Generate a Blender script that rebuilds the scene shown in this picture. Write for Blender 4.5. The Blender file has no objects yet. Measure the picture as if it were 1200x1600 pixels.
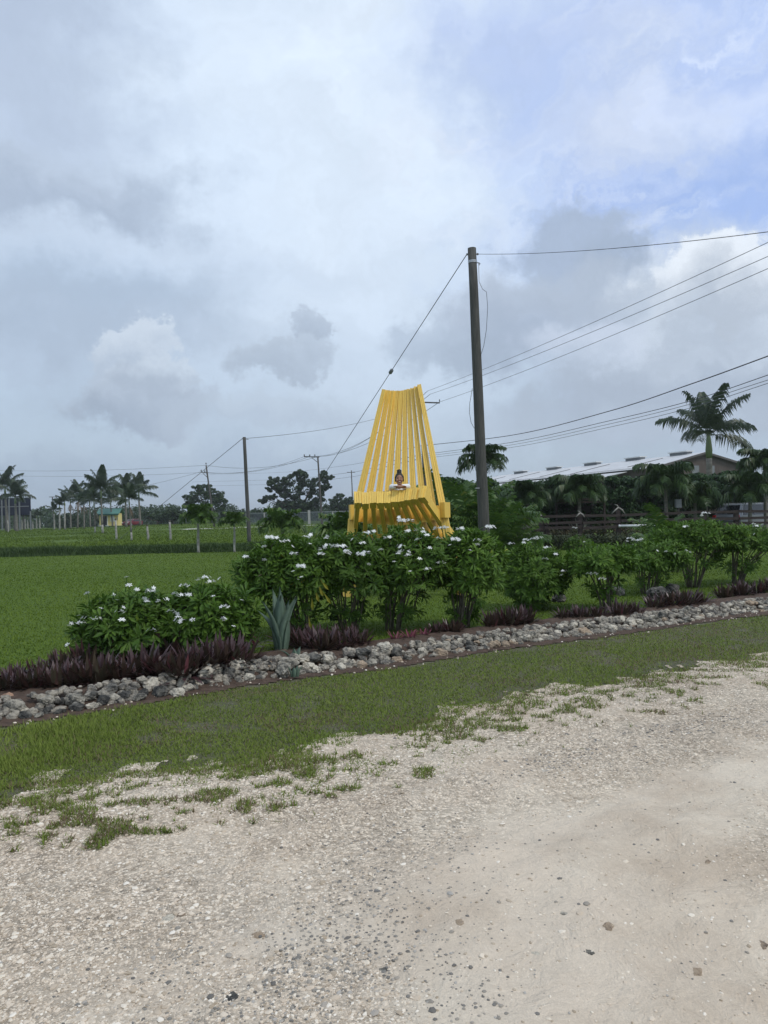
import bpy, math, random
import numpy as np
from mathutils import Matrix, Vector

random.seed(7)
RNG = np.random.default_rng(11)
SC = bpy.context.scene
COL = SC.collection
R = math.radians

# ------------------------------------------------------------------ camera
PITCH, ROLL, EYE, FPX = R(0.3), R(-1.5), 1.6, 1155.0
cam_d = bpy.data.cameras.new("camera")
cam = bpy.data.objects.new("camera", cam_d)
COL.objects.link(cam)
cam_d.sensor_fit = 'VERTICAL'
cam_d.sensor_height = 36.0
cam_d.lens = 36.0 * FPX / 1600.0
cam_d.clip_start, cam_d.clip_end = 0.05, 6000
CM = Matrix.Rotation(R(90) + PITCH, 3, 'X') @ Matrix.Rotation(ROLL, 3, 'Z')
cam.matrix_world = Matrix.Translation((0, 0, EYE)) @ CM.to_4x4()
SC.camera = cam

def ray(px, py):
    return CM @ Vector(((px - 600) / FPX, -(py - 800) / FPX, -1.0))
def at(px, py, d):
    r = ray(px, py)
    r = r * (d / r.y)
    return Vector((r.x, r.y, r.z + EYE))
def gx(px, d, py=806):
    return at(px, py, d).x
def gnd(px, py):
    r = ray(px, py)
    r = r * (-EYE / r.z)
    return Vector((r.x, r.y, 0))

# ------------------------------------------------------------------ node helpers
def lin(r, g, b):
    f = lambda c: (c / 255 / 12.92) if c / 255 <= 0.04045 else ((c / 255 + 0.055) / 1.055) ** 2.4
    return (f(r), f(g), f(b), 1.0)

class NT:
    def __init__(s, tree):
        s.t = tree; s.N = tree.nodes; s.L = tree.links
    def n(s, typ, ins=None, **kw):
        nd = s.N.new(typ)
        for k, v in kw.items():
            setattr(nd, k, v)
        for k, v in (ins or {}).items():
            s.set(nd, k, v)
        return nd
    def set(s, nd, k, v):
        sock = nd.inputs[k]
        if hasattr(v, 'is_output') or isinstance(v, bpy.types.NodeSocket):
            s.L.new(v, sock)
        else:
            if isinstance(v, tuple) and len(v) == 3 and sock.type == 'RGBA':
                v = v + (1.0,)
            sock.default_value = v
    def math(s, op, a, b=0.0, c=None, clamp=False):
        nd = s.n('ShaderNodeMath', {0: a, 1: b}, operation=op, use_clamp=clamp)
        if c is not None: s.set(nd, 2, c)
        return nd.outputs[0]
    def vmath(s, op, a, b=(0, 0, 0)):
        nd = s.n('ShaderNodeVectorMath', {0: a, 1: b}, operation=op)
        return nd.outputs['Value'] if op in ('LENGTH', 'DOT_PRODUCT') else nd.outputs[0]
    def mix(s, f, a, b, blend='MIX'):
        nd = s.n('ShaderNodeMix', data_type='RGBA', blend_type=blend)
        s.set(nd, 0, f); s.set(nd, 6, a); s.set(nd, 7, b)
        return nd.outputs[2]
    def rng(s, v, a, b, c=0.0, d=1.0, smooth=False):
        nd = s.n('ShaderNodeMapRange', {0: v, 1: a, 2: b, 3: c, 4: d})
        if smooth: nd.interpolation_type = 'SMOOTHSTEP'
        return nd.outputs[0]
    def noise(s, vec, scale, detail=4, rough=0.55, out='Fac', dist=0.0):
        nd = s.n('ShaderNodeTexNoise', {'Scale': scale, 'Detail': detail, 'Roughness': rough, 'Distortion': dist})
        if vec is not None: s.L.new(vec, nd.inputs['Vector'])
        return nd.outputs[out]
    def vor(s, vec, scale, feature='F1', out='Distance', rand=1.0):
        nd = s.n('ShaderNodeTexVoronoi', {'Scale': scale, 'Randomness': rand}, feature=feature)
        if vec is not None: s.L.new(vec, nd.inputs['Vector'])
        return nd.outputs[out]

# ------------------------------------------------------------------ world: daylight sky with broken cloud
SUN_EL, SUN_AZ = R(54), R(122)          # azimuth clockwise from +Y: high, behind and to the side of the camera
world = bpy.data.worlds.new("World")
SC.world = world
world.use_nodes = True
w = NT(world.node_tree)
w.N.clear()
wout = w.n('ShaderNodeOutputWorld')
bg = w.n('ShaderNodeBackground', {'Strength': 0.1})
w.L.new(bg.outputs[0], wout.inputs[0])
sky = w.n('ShaderNodeTexSky', sky_type='NISHITA', sun_disc=False)
sky.sun_elevation, sky.sun_rotation = SUN_EL, SUN_AZ
sky.air_density, sky.dust_density = 1.0, 1.5
tc = w.n('ShaderNodeTexCoord').outputs['Generated']
sp = w.n('ShaderNodeSeparateXYZ', {0: tc})
az = w.math('ARCTAN2', sp.outputs[0], sp.outputs[1])
el = w.math('ARCSINE', sp.outputs[2])
uv = w.n('ShaderNodeCombineXYZ', {0: az, 1: el, 2: 0.0}).outputs[0]
stretch = w.vmath('MULTIPLY', uv, (1.0, 1.5, 1.0))
wn1 = w.noise(stretch, 3.2, 9, 0.58, 'Color')
wn2 = w.noise(uv, 12.0, 10, 0.66, 'Color')
w1 = w.vmath('MULTIPLY', w.vmath('SUBTRACT', wn1, (0.5, 0.5, 0.5)), (0.42, 0.3, 0.0))
w2 = w.vmath('MULTIPLY', w.vmath('SUBTRACT', wn2, (0.5, 0.5, 0.5)), (0.17, 0.14, 0.0))
wuv = w.vmath('ADD', w.vmath('ADD', uv, w1), w2)          # strongly warped: soft stratus
w1s = w.vmath('MULTIPLY', w1, (0.35, 0.35, 0))
wuvc = w.vmath('ADD', w.vmath('ADD', uv, w1s), w2)         # gently warped: cumulus with billowed edges
K = 10.0
def skc(r, g, b):
    c = lin(r, g, b)
    return (c[0] * K, c[1] * K, c[2] * K, 1)
grad = w.rng(el, 0.0, 0.42, 0, 1, True)
haze_c = w.mix(grad, skc(168, 185, 203), skc(200, 217, 238))
col = w.mix(0.86, sky.outputs[0], haze_c)
streak = w.noise(w.vmath('MULTIPLY', wuv, (1.0, 2.2, 1.0)), 3.0, 8, 0.62)
fine = w.noise(wuv, 7.0, 8, 0.6)
def azel(px, py):
    r = ray(px, py).normalized()
    return math.atan2(r.x, r.y), math.asin(r.z)
def blob(col, px, py, rx, ry, c_hi, c_lo, op, s0=1.35, s1=0.55, src=None, tex=0.35):
    a, e = azel(px, py)
    v = w.vmath('DIVIDE', w.vmath('SUBTRACT', src or wuv, (a, e, 0)), (rx / FPX, ry / FPX, 1))
    m = w.rng(w.vmath('LENGTH', v), s0, s1, 0, op, True)
    sv = w.n('ShaderNodeSeparateXYZ', {0: v})
    t = w.math('ADD', sv.outputs[1], w.math('MULTIPLY', w.math('SUBTRACT', fine, 0.5), 5 * tex))
    cc = w.mix(w.rng(t, -0.8, 0.9, 0, 1, True), c_lo, c_hi)
    return w.mix(m, col, cc)
S = skc
def cum(col, px, py, rx, ry, hi, lo, op, s0, s1): return blob(col, px, py, rx, ry, hi, lo, op, s0 - .08, s1 + .12, src=wuvc)
# broad bright veil and blue breaks
col = blob(col, 560, 170, 330, 420, S(216, 229, 244), S(208, 222, 238), 0.92, 1.6, 0.2)
col = blob(col, 1120, 240, 300, 280, S(160, 182, 228), S(150, 176, 224), 0.95, 1.5, 0.4)
col = blob(col, 900, 60, 260, 120, S(172, 190, 228), S(168, 188, 226), 0.8, 1.5, 0.3)
col = blob(col, 1060, 165, 210, 50, S(205, 216, 236), S(196, 209, 232), 0.85, 1.7, 0.1)
col = blob(col, 980, 30, 120, 50, S(200, 213, 238), S(190, 205, 232), 0.6, 1.7, 0.1)
wisp = w.noise(w.vmath('MULTIPLY', w.n('ShaderNodeVectorRotate', {'Vector': wuv, 'Angle': -0.35}, rotation_type='Z_AXIS').outputs[0], (1.2, 4.0, 1.0)), 3.4, 9, 0.62)
a_, e_ = azel(1020, 130)
wm_ = w.rng(w.vmath('LENGTH', w.vmath('DIVIDE', w.vmath('SUBTRACT', uv, (a_, e_, 0)), (.42, .30, 1))), 1.4, .5, 0, .75, True)
col = w.mix(w.math('MULTIPLY', w.rng(wisp, .42, .78, 0, 1, True), wm_), col, S(214, 224, 240))
# grey sheets on the upper side
col = blob(col, 40, 40, 190, 190, S(160, 174, 197), S(172, 186, 207), 0.8, 1.5, 0.2)
col = blob(col, 60, 300, 190, 80, S(174, 188, 207), S(152, 167, 188), 0.88, 1.4, 0.4)
col = blob(col, 150, 400, 320, 40, S(196, 211, 230), S(190, 206, 226), 0.7, 1.7, 0.2)
col = blob(col, 110, 500, 270, 70, S(156, 173, 194), S(166, 181, 201), 0.75, 1.5, 0.3)
# cumulus
col = cum(col, 245, 628, 115, 42, S(172, 185, 202), S(150, 164, 183), 0.85, 1.25, 0.6)
col = cum(col, 205, 555, 52, 40, S(200, 212, 226), S(174, 188, 206), 0.8, 1.2, 0.75)
col = cum(col, 262, 590, 58, 30, S(192, 205, 220), S(162, 176, 194), 0.8, 1.2, 0.75)
col = cum(col, 440, 560, 85, 36, S(176, 190, 207), S(162, 176, 194), 0.8, 1.25, 0.6)
col = cum(col, 487, 512, 26, 28, S(174, 188, 206), S(160, 174, 193), 0.75, 1.25, 0.6)
col = cum(col, 410, 650, 170, 30, S(178, 192, 208), S(166, 180, 198), 0.6, 1.5, 0.3)
col = cum(col, 1080, 540, 200, 150, S(198, 209, 222), S(168, 181, 198), 0.92, 1.3, 0.6)
col = cum(col, 1110, 450, 110, 62, S(222, 230, 240), S(178, 190, 206), 0.95, 1.2, 0.75)
col = cum(col, 880, 400, 95, 75, S(160, 176, 200), S(152, 167, 187), 0.9, 1.3, 0.6)
col = cum(col, 830, 500, 150, 80, S(172, 185, 203), S(154, 168, 188), 0.85, 1.35, 0.5)
col = cum(col, 905, 560, 90, 45, S(205, 216, 234), S(176, 190, 209), 0.6, 1.4, 0.4)
col = cum(col, 690, 540, 100, 45, S(172, 187, 206), S(160, 175, 194), 0.8, 1.35, 0.5)
col = cum(col, 1010, 640, 260, 50, S(158, 171, 189), S(168, 181, 198), 0.8, 1.5, 0.4)
col = cum(col, 250, 740, 420, 45, S(160, 176, 196), S(150, 168, 190), 0.6, 1.5, 0.3)
# broken texture everywhere
shade = w.math('ADD', w.rng(streak, 0.3, 0.72, 1.04, 1.18), w.rng(fine, 0.3, 0.7, -0.05, 0.055))
gs = w.n('ShaderNodeCombineXYZ', {0: shade, 1: shade, 2: shade}).outputs[0]
col = w.mix(1.0, col, gs, 'MULTIPLY')
low = w.rng(el, -0.02, 0.0, 0, 1, True)
col = w.mix(low, S(96, 108, 92), col)
w.L.new(col, bg.inputs['Color'])

sun_d = bpy.data.lights.new("sun", 'SUN')
sun_d.energy, sun_d.angle, sun_d.color = 1.5, R(12), (1.0, 0.955, 0.89)
sun = bpy.data.objects.new("sun", sun_d)
COL.objects.link(sun)
sdir = Vector((math.sin(SUN_AZ) * math.cos(SUN_EL), math.cos(SUN_AZ) * math.cos(SUN_EL), math.sin(SUN_EL)))
sun.rotation_euler = sdir.to_track_quat('Z', 'Y').to_euler()

vs = SC.view_settings
vs.view_transform, vs.look, vs.exposure, vs.gamma = 'Standard', 'None', 0.08, 1.0
vs.use_curve_mapping = False
SC.render.engine = 'CYCLES'
SC.cycles.max_bounces = 5
SC.cycles.transparent_max_bounces = 8

# ------------------------------------------------------------------ mesh helpers
class MB:
    def __init__(s):
        s.v = []; s.f = {3: [], 4: []}; s.a = []; s.n = 0; s.ng = []
    def add(s, v, f, rnd=None):
        v = np.asarray(v, float).reshape(-1, 3)
        if isinstance(f, np.ndarray) and f.ndim == 2:
            s.f[f.shape[1]].append(f + s.n)
        else:
            for q in f:
                if len(q) in (3, 4): s.f[len(q)].append(np.array([q]) + s.n)
                else: s.ng.append([i + s.n for i in q])
        s.v.append(v)
        r = np.zeros(len(v)) if rnd is None else (np.full(len(v), rnd, float) if np.isscalar(rnd) else rnd)
        s.a.append(r)
        s.n += len(v)
        return s
    def mesh(s, name, mat, smooth=False):
        me = bpy.data.meshes.new(name)
        V = np.concatenate(s.v)
        loops, starts, k = [], [], 0
        for m in (3, 4):
            if s.f[m]:
                F = np.concatenate(s.f[m])
                loops.append(F.ravel()); starts.append(np.arange(len(F)) * m + k); k += F.size
        for q in s.ng:
            loops.append(np.array(q)); starts.append(np.array([k])); k += len(q)
        L = np.concatenate(loops).astype(np.int32); ST = np.concatenate(starts).astype(np.int32)
        me.vertices.add(len(V)); me.vertices.foreach_set('co', V.ravel().astype(np.float32))
        me.loops.add(len(L)); me.loops.foreach_set('vertex_index', L)
        me.polygons.add(len(ST)); me.polygons.foreach_set('loop_start', ST)
        me.polygons.foreach_set('use_smooth', np.full(len(ST), bool(smooth)))
        at_ = me.attributes.new('rnd', 'FLOAT', 'POINT')
        at_.data.foreach_set('value', np.concatenate(s.a).astype(np.float32))
        me.update(calc_edges=True); me.validate()
        me.materials.append(mat)
        return me
    def obj(s, name, mat, parent=None, smooth=False):
        o = bpy.data.objects.new(name, s.mesh(name, mat, smooth))
        COL.objects.link(o)
        if parent is not None: o.parent = parent
        return o

def meshobj(name, me, parent=None, loc=None, rz=0.0, sc=None):
    o = bpy.data.objects.new(name, me); COL.objects.link(o)
    if parent is not None: o.parent = parent
    if loc is not None: o.location = loc
    if rz: o.rotation_euler = (0, 0, rz)
    if sc: o.scale = sc if isinstance(sc, tuple) else (sc, sc, sc)
    return o

USED = {}
def tag(o, label=None, cat=None, group=None, kind=None):
    if label:
        o['label'] = label
        USED.setdefault(label, 0); USED[label] += 1
    if cat: o['category'] = cat
    if group: o['group'] = group
    if kind: o['kind'] = kind
    return o
def empty(name, loc, label, cat, group=None, rz=0.0):
    o = bpy.data.objects.new(name, None); COL.objects.link(o)
    o.empty_display_size = 0.2
    o.location = loc; o.rotation_euler = (0, 0, rz)
    return tag(o, label, cat, group)

BOXF = [[0, 1, 3, 2], [4, 6, 7, 5], [0, 4, 5, 1], [2, 3, 7, 6], [0, 2, 6, 4], [1, 5, 7, 3]]
def box(mb, a, b, rnd=0.0, M=None):
    (x0, y0, z0), (x1, y1, z1) = a, b
    v = np.array([(x, y, z) for x in (x0, x1) for y in (y0, y1) for z in (z0, z1)], float)
    if M is not None:
        v = np.array([list(M @ Vector(p)) for p in v])
    mb.add(v, BOXF, rnd); return mb
def frame_of(d):
    d = np.asarray(d, float); d = d / (np.linalg.norm(d) + 1e-9)
    u = np.array([0, 0, 1.0]) if abs(d[2]) < 0.9 else np.array([1.0, 0, 0])
    s = np.cross(d, u); s /= np.linalg.norm(s)
    return d, s, np.cross(s, d)
def tube(mb, pts, rad, n=8, caps=True, rnd=0.0, sx=1.0):
    pts = np.asarray(pts, float)
    rad = np.full(len(pts), rad) if np.isscalar(rad) else np.asarray(rad, float)
    V = []
    ang = np.arange(n) / n * 2 * math.pi
    pu = None
    for i, p in enumerate(pts):
        d = pts[min(i + 1, len(pts) - 1)] - pts[max(i - 1, 0)]
        d, s, u = frame_of(d)
        if pu is not None:
            s2 = np.cross(d, pu); 
            if np.linalg.norm(s2) > 1e-4:
                s = s2 / np.linalg.norm(s2); u = np.cross(s, d)
        pu = u
        V.append(p + rad[i] * (np.cos(ang)[:, None] * s * sx + np.sin(ang)[:, None] * u))
    V = np.concatenate(V)
    m = len(pts)
    a = np.arange(n); b = (a + 1) % n
    F = np.concatenate([np.stack([i * n + a, i * n + b, (i + 1) * n + b, (i + 1) * n + a], 1) for i in range(m - 1)])
    mb.add(V, F, rnd)
    if caps:
        mb.ng.append([mb.n - len(V) + i for i in range(n)][::-1])
        mb.ng.append([mb.n - n + i for i in range(n)])
    return mb
def beam(mb, p0, p1, wx, wz, up=(0, 0, 1), rnd=0.0, w1=None):
    """square timber from p0 to p1, wx across, wz along 'up' (w1 = width across at p1)"""
    p0 = np.array(p0, float); p1 = np.array(p1, float)
    d = p1 - p0; d /= np.linalg.norm(d)
    s = np.cross(d, np.array(up, float)); s /= np.linalg.norm(s)
    u = np.cross(s, d)
    V = []
    for p, wd in ((p0, wx), (p1, wx if w1 is None else w1)):
        for sx in (-1, 1):
            for su in (-1, 1):
                V.append(p + s * sx * wd / 2 + u * su * wz / 2)
    mb.add(np.array(V), [[0, 1, 3, 2], [4, 6, 7, 5], [0, 4, 5, 1], [2, 3, 7, 6], [0, 2, 6, 4], [1, 5, 7, 3]], rnd)
    return mb
def uvs(mb, c, r, nu=12, nv=8, rnd=0.0, fn=None):
    V = [(0, 0, -1)]
    for j in range(1, nv):
        ph = -math.pi / 2 + math.pi * j / nv
        for i in range(nu):
            t = 2 * math.pi * i / nu
            V.append((math.cos(ph) * math.cos(t), math.cos(ph) * math.sin(t), math.sin(ph)))
    V.append((0, 0, 1))
    V = np.array(V)
    if fn is not None: V = fn(V)
    V = V * np.array(r) + np.array(c)
    F = []
    for i in range(nu):
        F.append([0, 1 + (i + 1) % nu, 1 + i])
        F.append([len(V) - 1, 1 + (nv - 2) * nu + i, 1 + (nv - 2) * nu + (i + 1) % nu])
    for j in range(nv - 2):
        for i in range(nu):
            a = 1 + j * nu + i; b = 1 + j * nu + (i + 1) % nu
            F.append([a, b, b + nu, a + nu])
    mb.add(V, F, rnd); return mb
def rotz(a):
    c, s = np.cos(a), np.sin(a); z = np.zeros_like(c); o = np.ones_like(c)
    return np.stack([np.stack([c, -s, z], -1), np.stack([s, c, z], -1), np.stack([z, z, o], -1)], -2)
def rotx(a):
    c, s = np.cos(a), np.sin(a); z = np.zeros_like(c); o = np.ones_like(c)
    return np.stack([np.stack([o, z, z], -1), np.stack([z, c, -s], -1), np.stack([z, s, c], -1)], -2)
def roty(a):
    c, s = np.cos(a), np.sin(a); z = np.zeros_like(c); o = np.ones_like(c)
    return np.stack([np.stack([c, z, s], -1), np.stack([z, o, z], -1), np.stack([-s, z, c], -1)], -2)
def scatter(mb, tv, tf, M, T, rnd=None):
    """copies of a template (tv, tf) with matrices M (n,3,3) and offsets T (n,3)"""
    n = len(T)
    tv = np.asarray(tv, float); tf = np.asarray(tf)
    V = np.einsum('nij,kj->nki', M, tv) + T[:, None, :]
    F = tf[None] + (np.arange(n) * len(tv))[:, None, None]
    r = np.repeat(RNG.random(n) if rnd is None else rnd, len(tv))
    mb.add(V.reshape(-1, 3), F.reshape(-1, tf.shape[1]), r)
def vnoise(x, y, s, seed=0):
    """smooth value noise in numpy"""
    x = np.asarray(x) * s + seed * 17.3; y = np.asarray(y) * s + seed * 9.1
    xi = np.floor(x).astype(int); yi = np.floor(y).astype(int)
    fx = x - xi; fy = y - yi
    fx = fx * fx * (3 - 2 * fx); fy = fy * fy * (3 - 2 * fy)
    def h(i, j):
        v = np.sin(i * 127.1 + j * 311.7 + seed * 74.7) * 43758.5453
        return v - np.floor(v)
    return (h(xi, yi) * (1 - fx) + h(xi + 1, yi) * fx) * (1 - fy) + (h(xi, yi + 1) * (1 - fx) + h(xi + 1, yi + 1) * fx) * fy
def fbm(x, y, s, seed=0, o=4):
    return sum(vnoise(x, y, s * 2 ** k, seed + k) * 0.5 ** k for k in range(o)) / sum(0.5 ** k for k in range(o))
def sstep(a, b, x):
    t = np.clip((x - a) / (b - a), 0, 1); return t * t * (3 - 2 * t)

# ------------------------------------------------------------------ terrain
DITCH_X = np.array([-60, -25, -18, -12, -6, -1, 4.0]); DITCH_Y = np.array([41, 40.5, 39.5, 39.5, 39, 39.5, 41])
def ditch_y(x): return np.interp(x, DITCH_X, DITCH_Y)
def H(x, y):
    x = np.asarray(x, float); y = np.asarray(y, float)
    far = 0.75 * sstep(45, 150, y) + 0.35 * np.exp(-((x + 38) / 14) ** 2 - ((y - 130) / 25) ** 2)
    d = y - ditch_y(x)
    dit = (-0.42 * np.exp(-(d / 1.1) ** 2) + 0.16 * np.exp(-((d - 3.0) / 2.2) ** 2)) * (1 - sstep(-3, 3, x))
    und = 0.10 * (fbm(x, y, 0.045, 3) - 0.5) * sstep(14, 40, y)
    return far + dit + und
def on(px, d):
    """ground point seen at picture column px at distance d"""
    p = at(px, 806, d); return Vector((p.x, p.y, float(H(p.x, p.y))))

EDGE = np.array([(-9, 3.0), (-2.9, 4.22), (-2.3, 4.42), (-0.84, 4.72), (0, 5.38), (1.09, 6.25), (2.38, 6.87), (3.9, 7.54), (9, 10.0), (30, 20.0)])
ROCK = np.array([(-9, 2.6), (-4.5, 5.05), (-3.1, 6.02), (-1.27, 7.36), (0, 7.95), (1.55, 8.93), (3.38, 9.85), (5.8, 11.25), (9, 13.0), (20, 19.0)])
def edge_y(x): return np.interp(x, EDGE[:, 0], EDGE[:, 1])
def rock_y(x): return np.interp(x, ROCK[:, 0], ROCK[:, 1])

# ------------------------------------------------------------------ materials
def new_mat(name):
    m = bpy.data.materials.new(name); m.use_nodes = True
    t = NT(m.node_tree); b = m.node_tree.nodes['Principled BSDF']
    return m, t, b
def simple(name, c1, c2=None, rough=0.7, scale=8.0, bump=0.0, bscale=40.0, metal=0.0, spec=0.3, stretch=None, detail=5, objrand=0.0, rndmix=0.0):
    m, t, b = new_mat(name)
    co = t.n('ShaderNodeTexCoord').outputs['Object']
    if stretch: co = t.vmath('MULTIPLY', co, stretch)
    f = t.noise(co, scale, detail, 0.6)
    c = t.mix(t.rng(f, 0.3, 0.7), c1, c2 or c1)
    if rndmix:
        a = t.n('ShaderNodeAttribute', attribute_name='rnd').outputs['Fac']
        k = t.rng(a, 0, 1, 1 - rndmix, 1 + rndmix)
        c = t.mix(1.0, c, t.n('ShaderNodeCombineXYZ', {0: k, 1: k, 2: k}).outputs[0], 'MULTIPLY')
    if objrand:
        rr = t.n('ShaderNodeObjectInfo').outputs['Random']
        k = t.rng(rr, 0, 1, 1 - objrand, 1 + objrand)
        c = t.mix(1.0, c, t.n('ShaderNodeCombineXYZ', {0: k, 1: k, 2: k}).outputs[0], 'MULTIPLY')
    t.L.new(c, b.inputs['Base Color'])
    b.inputs['Roughness'].default_value = rough
    b.inputs['Metallic'].default_value = metal
    b.inputs['Specular IOR Level'].default_value = spec
    if bump:
        h = t.noise(co, bscale, 5, 0.65)
        t.L.new(t.n('ShaderNodeBump', {'Strength': bump, 'Distance': 0.02, 'Height': h}).outputs[0], b.inputs['Normal'])
    return m
def leafmat(name, ca, cb, cc=None, rough=0.5, trans=0.3, spec=0.25, back=None):
    """leaf colour varies from leaf to leaf (ca..cb, a few cc); some light passes through"""
    m, t, b = new_mat(name)
    a = t.n('ShaderNodeAttribute', attribute_name='rnd').outputs['Fac']
    c = t.mix(a, ca, cb)
    if cc: c = t.mix(t.rng(a, 0.93, 0.98), c, cc)
    rr = t.n('ShaderNodeObjectInfo').outputs['Random']
    k = t.rng(rr, 0, 1, 0.88, 1.14)
    c = t.mix(1.0, c, t.n('ShaderNodeCombineXYZ', {0: k, 1: k, 2: k}).outputs[0], 'MULTIPLY')
    if back:
        c = t.mix(t.n('ShaderNodeNewGeometry').outputs['Backfacing'], c, back)
    t.L.new(c, b.inputs['Base Color'])
    b.inputs['Roughness'].default_value = rough
    b.inputs['Specular IOR Level'].default_value = spec
    tr = t.n('ShaderNodeBsdfTranslucent', {'Color': c})
    ms = t.n('ShaderNodeMixShader', {0: trans, 1: b.outputs[0], 2: tr.outputs[0]})
    t.L.new(ms.outputs[0], t.N['Material Output'].inputs[0])
    return m

M = {}
M['plumeria'] = leafmat('plumeria_leaf', (0.044, 0.104, 0.012), (0.130, 0.225, 0.032), (0.30, 0.28, 0.03), 0.5, 0.28, 0.22)
M['yellow_leaf'] = leafmat('yellowed_leaf', (0.30, 0.30, 0.03), (0.42, 0.36, 0.05), None, 0.5, 0.3)
M['petal'] = leafmat('white_petal', (0.80, 0.81, 0.78), (0.86, 0.86, 0.84), None, 0.5, 0.25)
M['stem'] = simple('shrub_bark', (0.10, 0.085, 0.06), (0.17, 0.15, 0.11), 0.85, 20, 0.4, 60)
M['purple'] = leafmat('purple_strap_leaf', (0.062, 0.056, 0.034), (0.080, 0.042, 0.034), (0.20, 0.07, 0.08), 0.38, 0.08, 0.45, back=(0.058, 0.027, 0.028, 1))
M['pink'] = leafmat('pink_strap_leaf', (0.16, 0.05, 0.07), (0.28, 0.09, 0.12), None, 0.45, 0.2)
M['agave'] = simple('agave_leaf', (0.085, 0.130, 0.092), (0.125, 0.178, 0.128), 0.55, 5, 0.1, 30, stretch=(6, 6, 1))
M['soil'] = simple('mulch_soil', (0.050, 0.032, 0.022), (0.125, 0.082, 0.060), 0.95, 14, 0.9, 60)
M['palm_leaf'] = leafmat('palm_leaflet', (0.028, 0.060, 0.016), (0.060, 0.105, 0.026), (0.16, 0.14, 0.05), 0.45, 0.2, 0.35)
M['royal_leaf'] = leafmat('royal_palm_leaflet', (0.028, 0.050, 0.026), (0.055, 0.085, 0.036), (0.14, 0.12, 0.08), 0.45, 0.18, 0.35)
M['areca_leaf'] = leafmat('areca_leaflet', (0.045, 0.10, 0.018), (0.10, 0.17, 0.03), (0.35, 0.28, 0.05), 0.45, 0.25, 0.35)
M['dead_frond'] = leafmat('dry_frond', (0.16, 0.11, 0.07), (0.26, 0.19, 0.13), None, 0.8, 0.1)
M['tree_leaf'] = leafmat('tree_leaf', (0.024, 0.050, 0.020), (0.050, 0.082, 0.030), None, 0.55, 0.15)
M['bush_leaf'] = leafmat('bush_leaf', (0.020, 0.052, 0.016), (0.048, 0.098, 0.026), (0.10, 0.13, 0.03), 0.5, 0.15)
M['hedge_leaf'] = leafmat('hedge_leaf', (0.028, 0.045, 0.018), (0.06, 0.07, 0.024), (0.28, 0.05, 0.02), 0.5, 0.12)
M['rachis'] = simple('palm_rachis', (0.09, 0.12, 0.04), (0.13, 0.15, 0.06), 0.6, 4)
M['crownshaft'] = simple('palm_crownshaft', (0.10, 0.16, 0.06), (0.16, 0.20, 0.09), 0.5, 3, stretch=(1, 1, 0.3))
M['palm_trunk'] = simple('palm_trunk', (0.13, 0.12, 0.10), (0.25, 0.23, 0.20), 0.9, 3, 0.3, 12, stretch=(1, 1, 3))
M['white_trunk'] = simple('lime_washed_trunk', (0.44, 0.43, 0.39), (0.16, 0.15, 0.13), 0.9, 4.5, 0.3, 12, objrand=0.1)
M['bark'] = simple('tree_bark', (0.07, 0.055, 0.04), (0.13, 0.11, 0.08), 0.9, 8, 0.4, 20)

def yellow_paint():
    m, t, b = new_mat('weathered_yellow_paint')
    co = t.n('ShaderNodeTexCoord').outputs['Object']
    g = t.noise(t.vmath('MULTIPLY', co, (14, 14, 1.2)), 2.0, 6, 0.6)
    c = t.mix(t.rng(g, 0.3, 0.7), (0.80, 0.515, 0.085), (0.87, 0.59, 0.125))
    w_ = t.noise(co, 26, 5, 0.7)
    c = t.mix(t.rng(w_, 0.60, 0.72, 0, 0.65), c, (0.30, 0.19, 0.06))
    c = t.mix(t.rng(t.noise(co, 3.5, 5, 0.7), 0.50, 0.80, 0, 0.30), c, (0.56, 0.38, 0.09))
    c = t.mix(t.rng(t.noise(t.vmath('MULTIPLY', co, (30, 30, 1.0)), 2.5, 3, 0.6), 0.60, 0.70, 0, .32), c, (0.45, 0.29, 0.07))
    a = t.n('ShaderNodeAttribute', attribute_name='rnd').outputs['Fac']
    k = t.rng(a, 0, 1, 0.9, 1.1)
    c = t.mix(1.0, c, t.n('ShaderNodeCombineXYZ', {0: k, 1: k, 2: k}).outputs[0], 'MULTIPLY')
    t.L.new(c, b.inputs['Base Color'])
    b.inputs['Roughness'].default_value = 0.55
    t.L.new(t.n('ShaderNodeBump', {'Strength': 0.35, 'Distance': 0.01, 'Height': g}).outputs[0], b.inputs['Normal'])
    return m
M['yellow'] = yellow_paint()
M['yellow_core'] = simple('yellow_paint_groove', (0.20, 0.12, 0.02), (0.30, 0.18, 0.03), 0.8, 10)
M['pole'] = simple('weathered_pole_wood', (0.055, 0.056, 0.053), (0.115, 0.112, 0.10), 0.9, 5, 0.6, 20, stretch=(8, 8, 0.6))
M['far_pole'] = simple('grey_pole_wood', (0.07, 0.065, 0.06), (0.12, 0.11, 0.10), 0.9, 3, stretch=(4, 4, 0.6))
M['galv'] = simple('galvanised_steel', (0.38, 0.39, 0.40), (0.48, 0.49, 0.50), 0.45, 10, metal=0.7)
M['wire'] = simple('black_cable', (0.018, 0.018, 0.02), (0.03, 0.03, 0.032), 0.6)
M['wire_grey'] = simple('grey_wire', (0.10, 0.105, 0.115), (0.14, 0.145, 0.155), 0.5)
M['fence_wood'] = simple('dark_stained_rail', (0.030, 0.022, 0.019), (0.065, 0.048, 0.042), 0.8, 4, 0.4, 20, stretch=(0.6, 0.6, 6))
M['drift'] = simple('bleached_driftwood', (0.22, 0.21, 0.18), (0.34, 0.32, 0.28), 0.9, 10)
M['barn_wall'] = simple('weathered_board_wall', (0.080, 0.062, 0.054), (0.13, 0.105, 0.092), 0.9, 3, 0.5, 10, stretch=(6, 6, 0.4))
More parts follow.
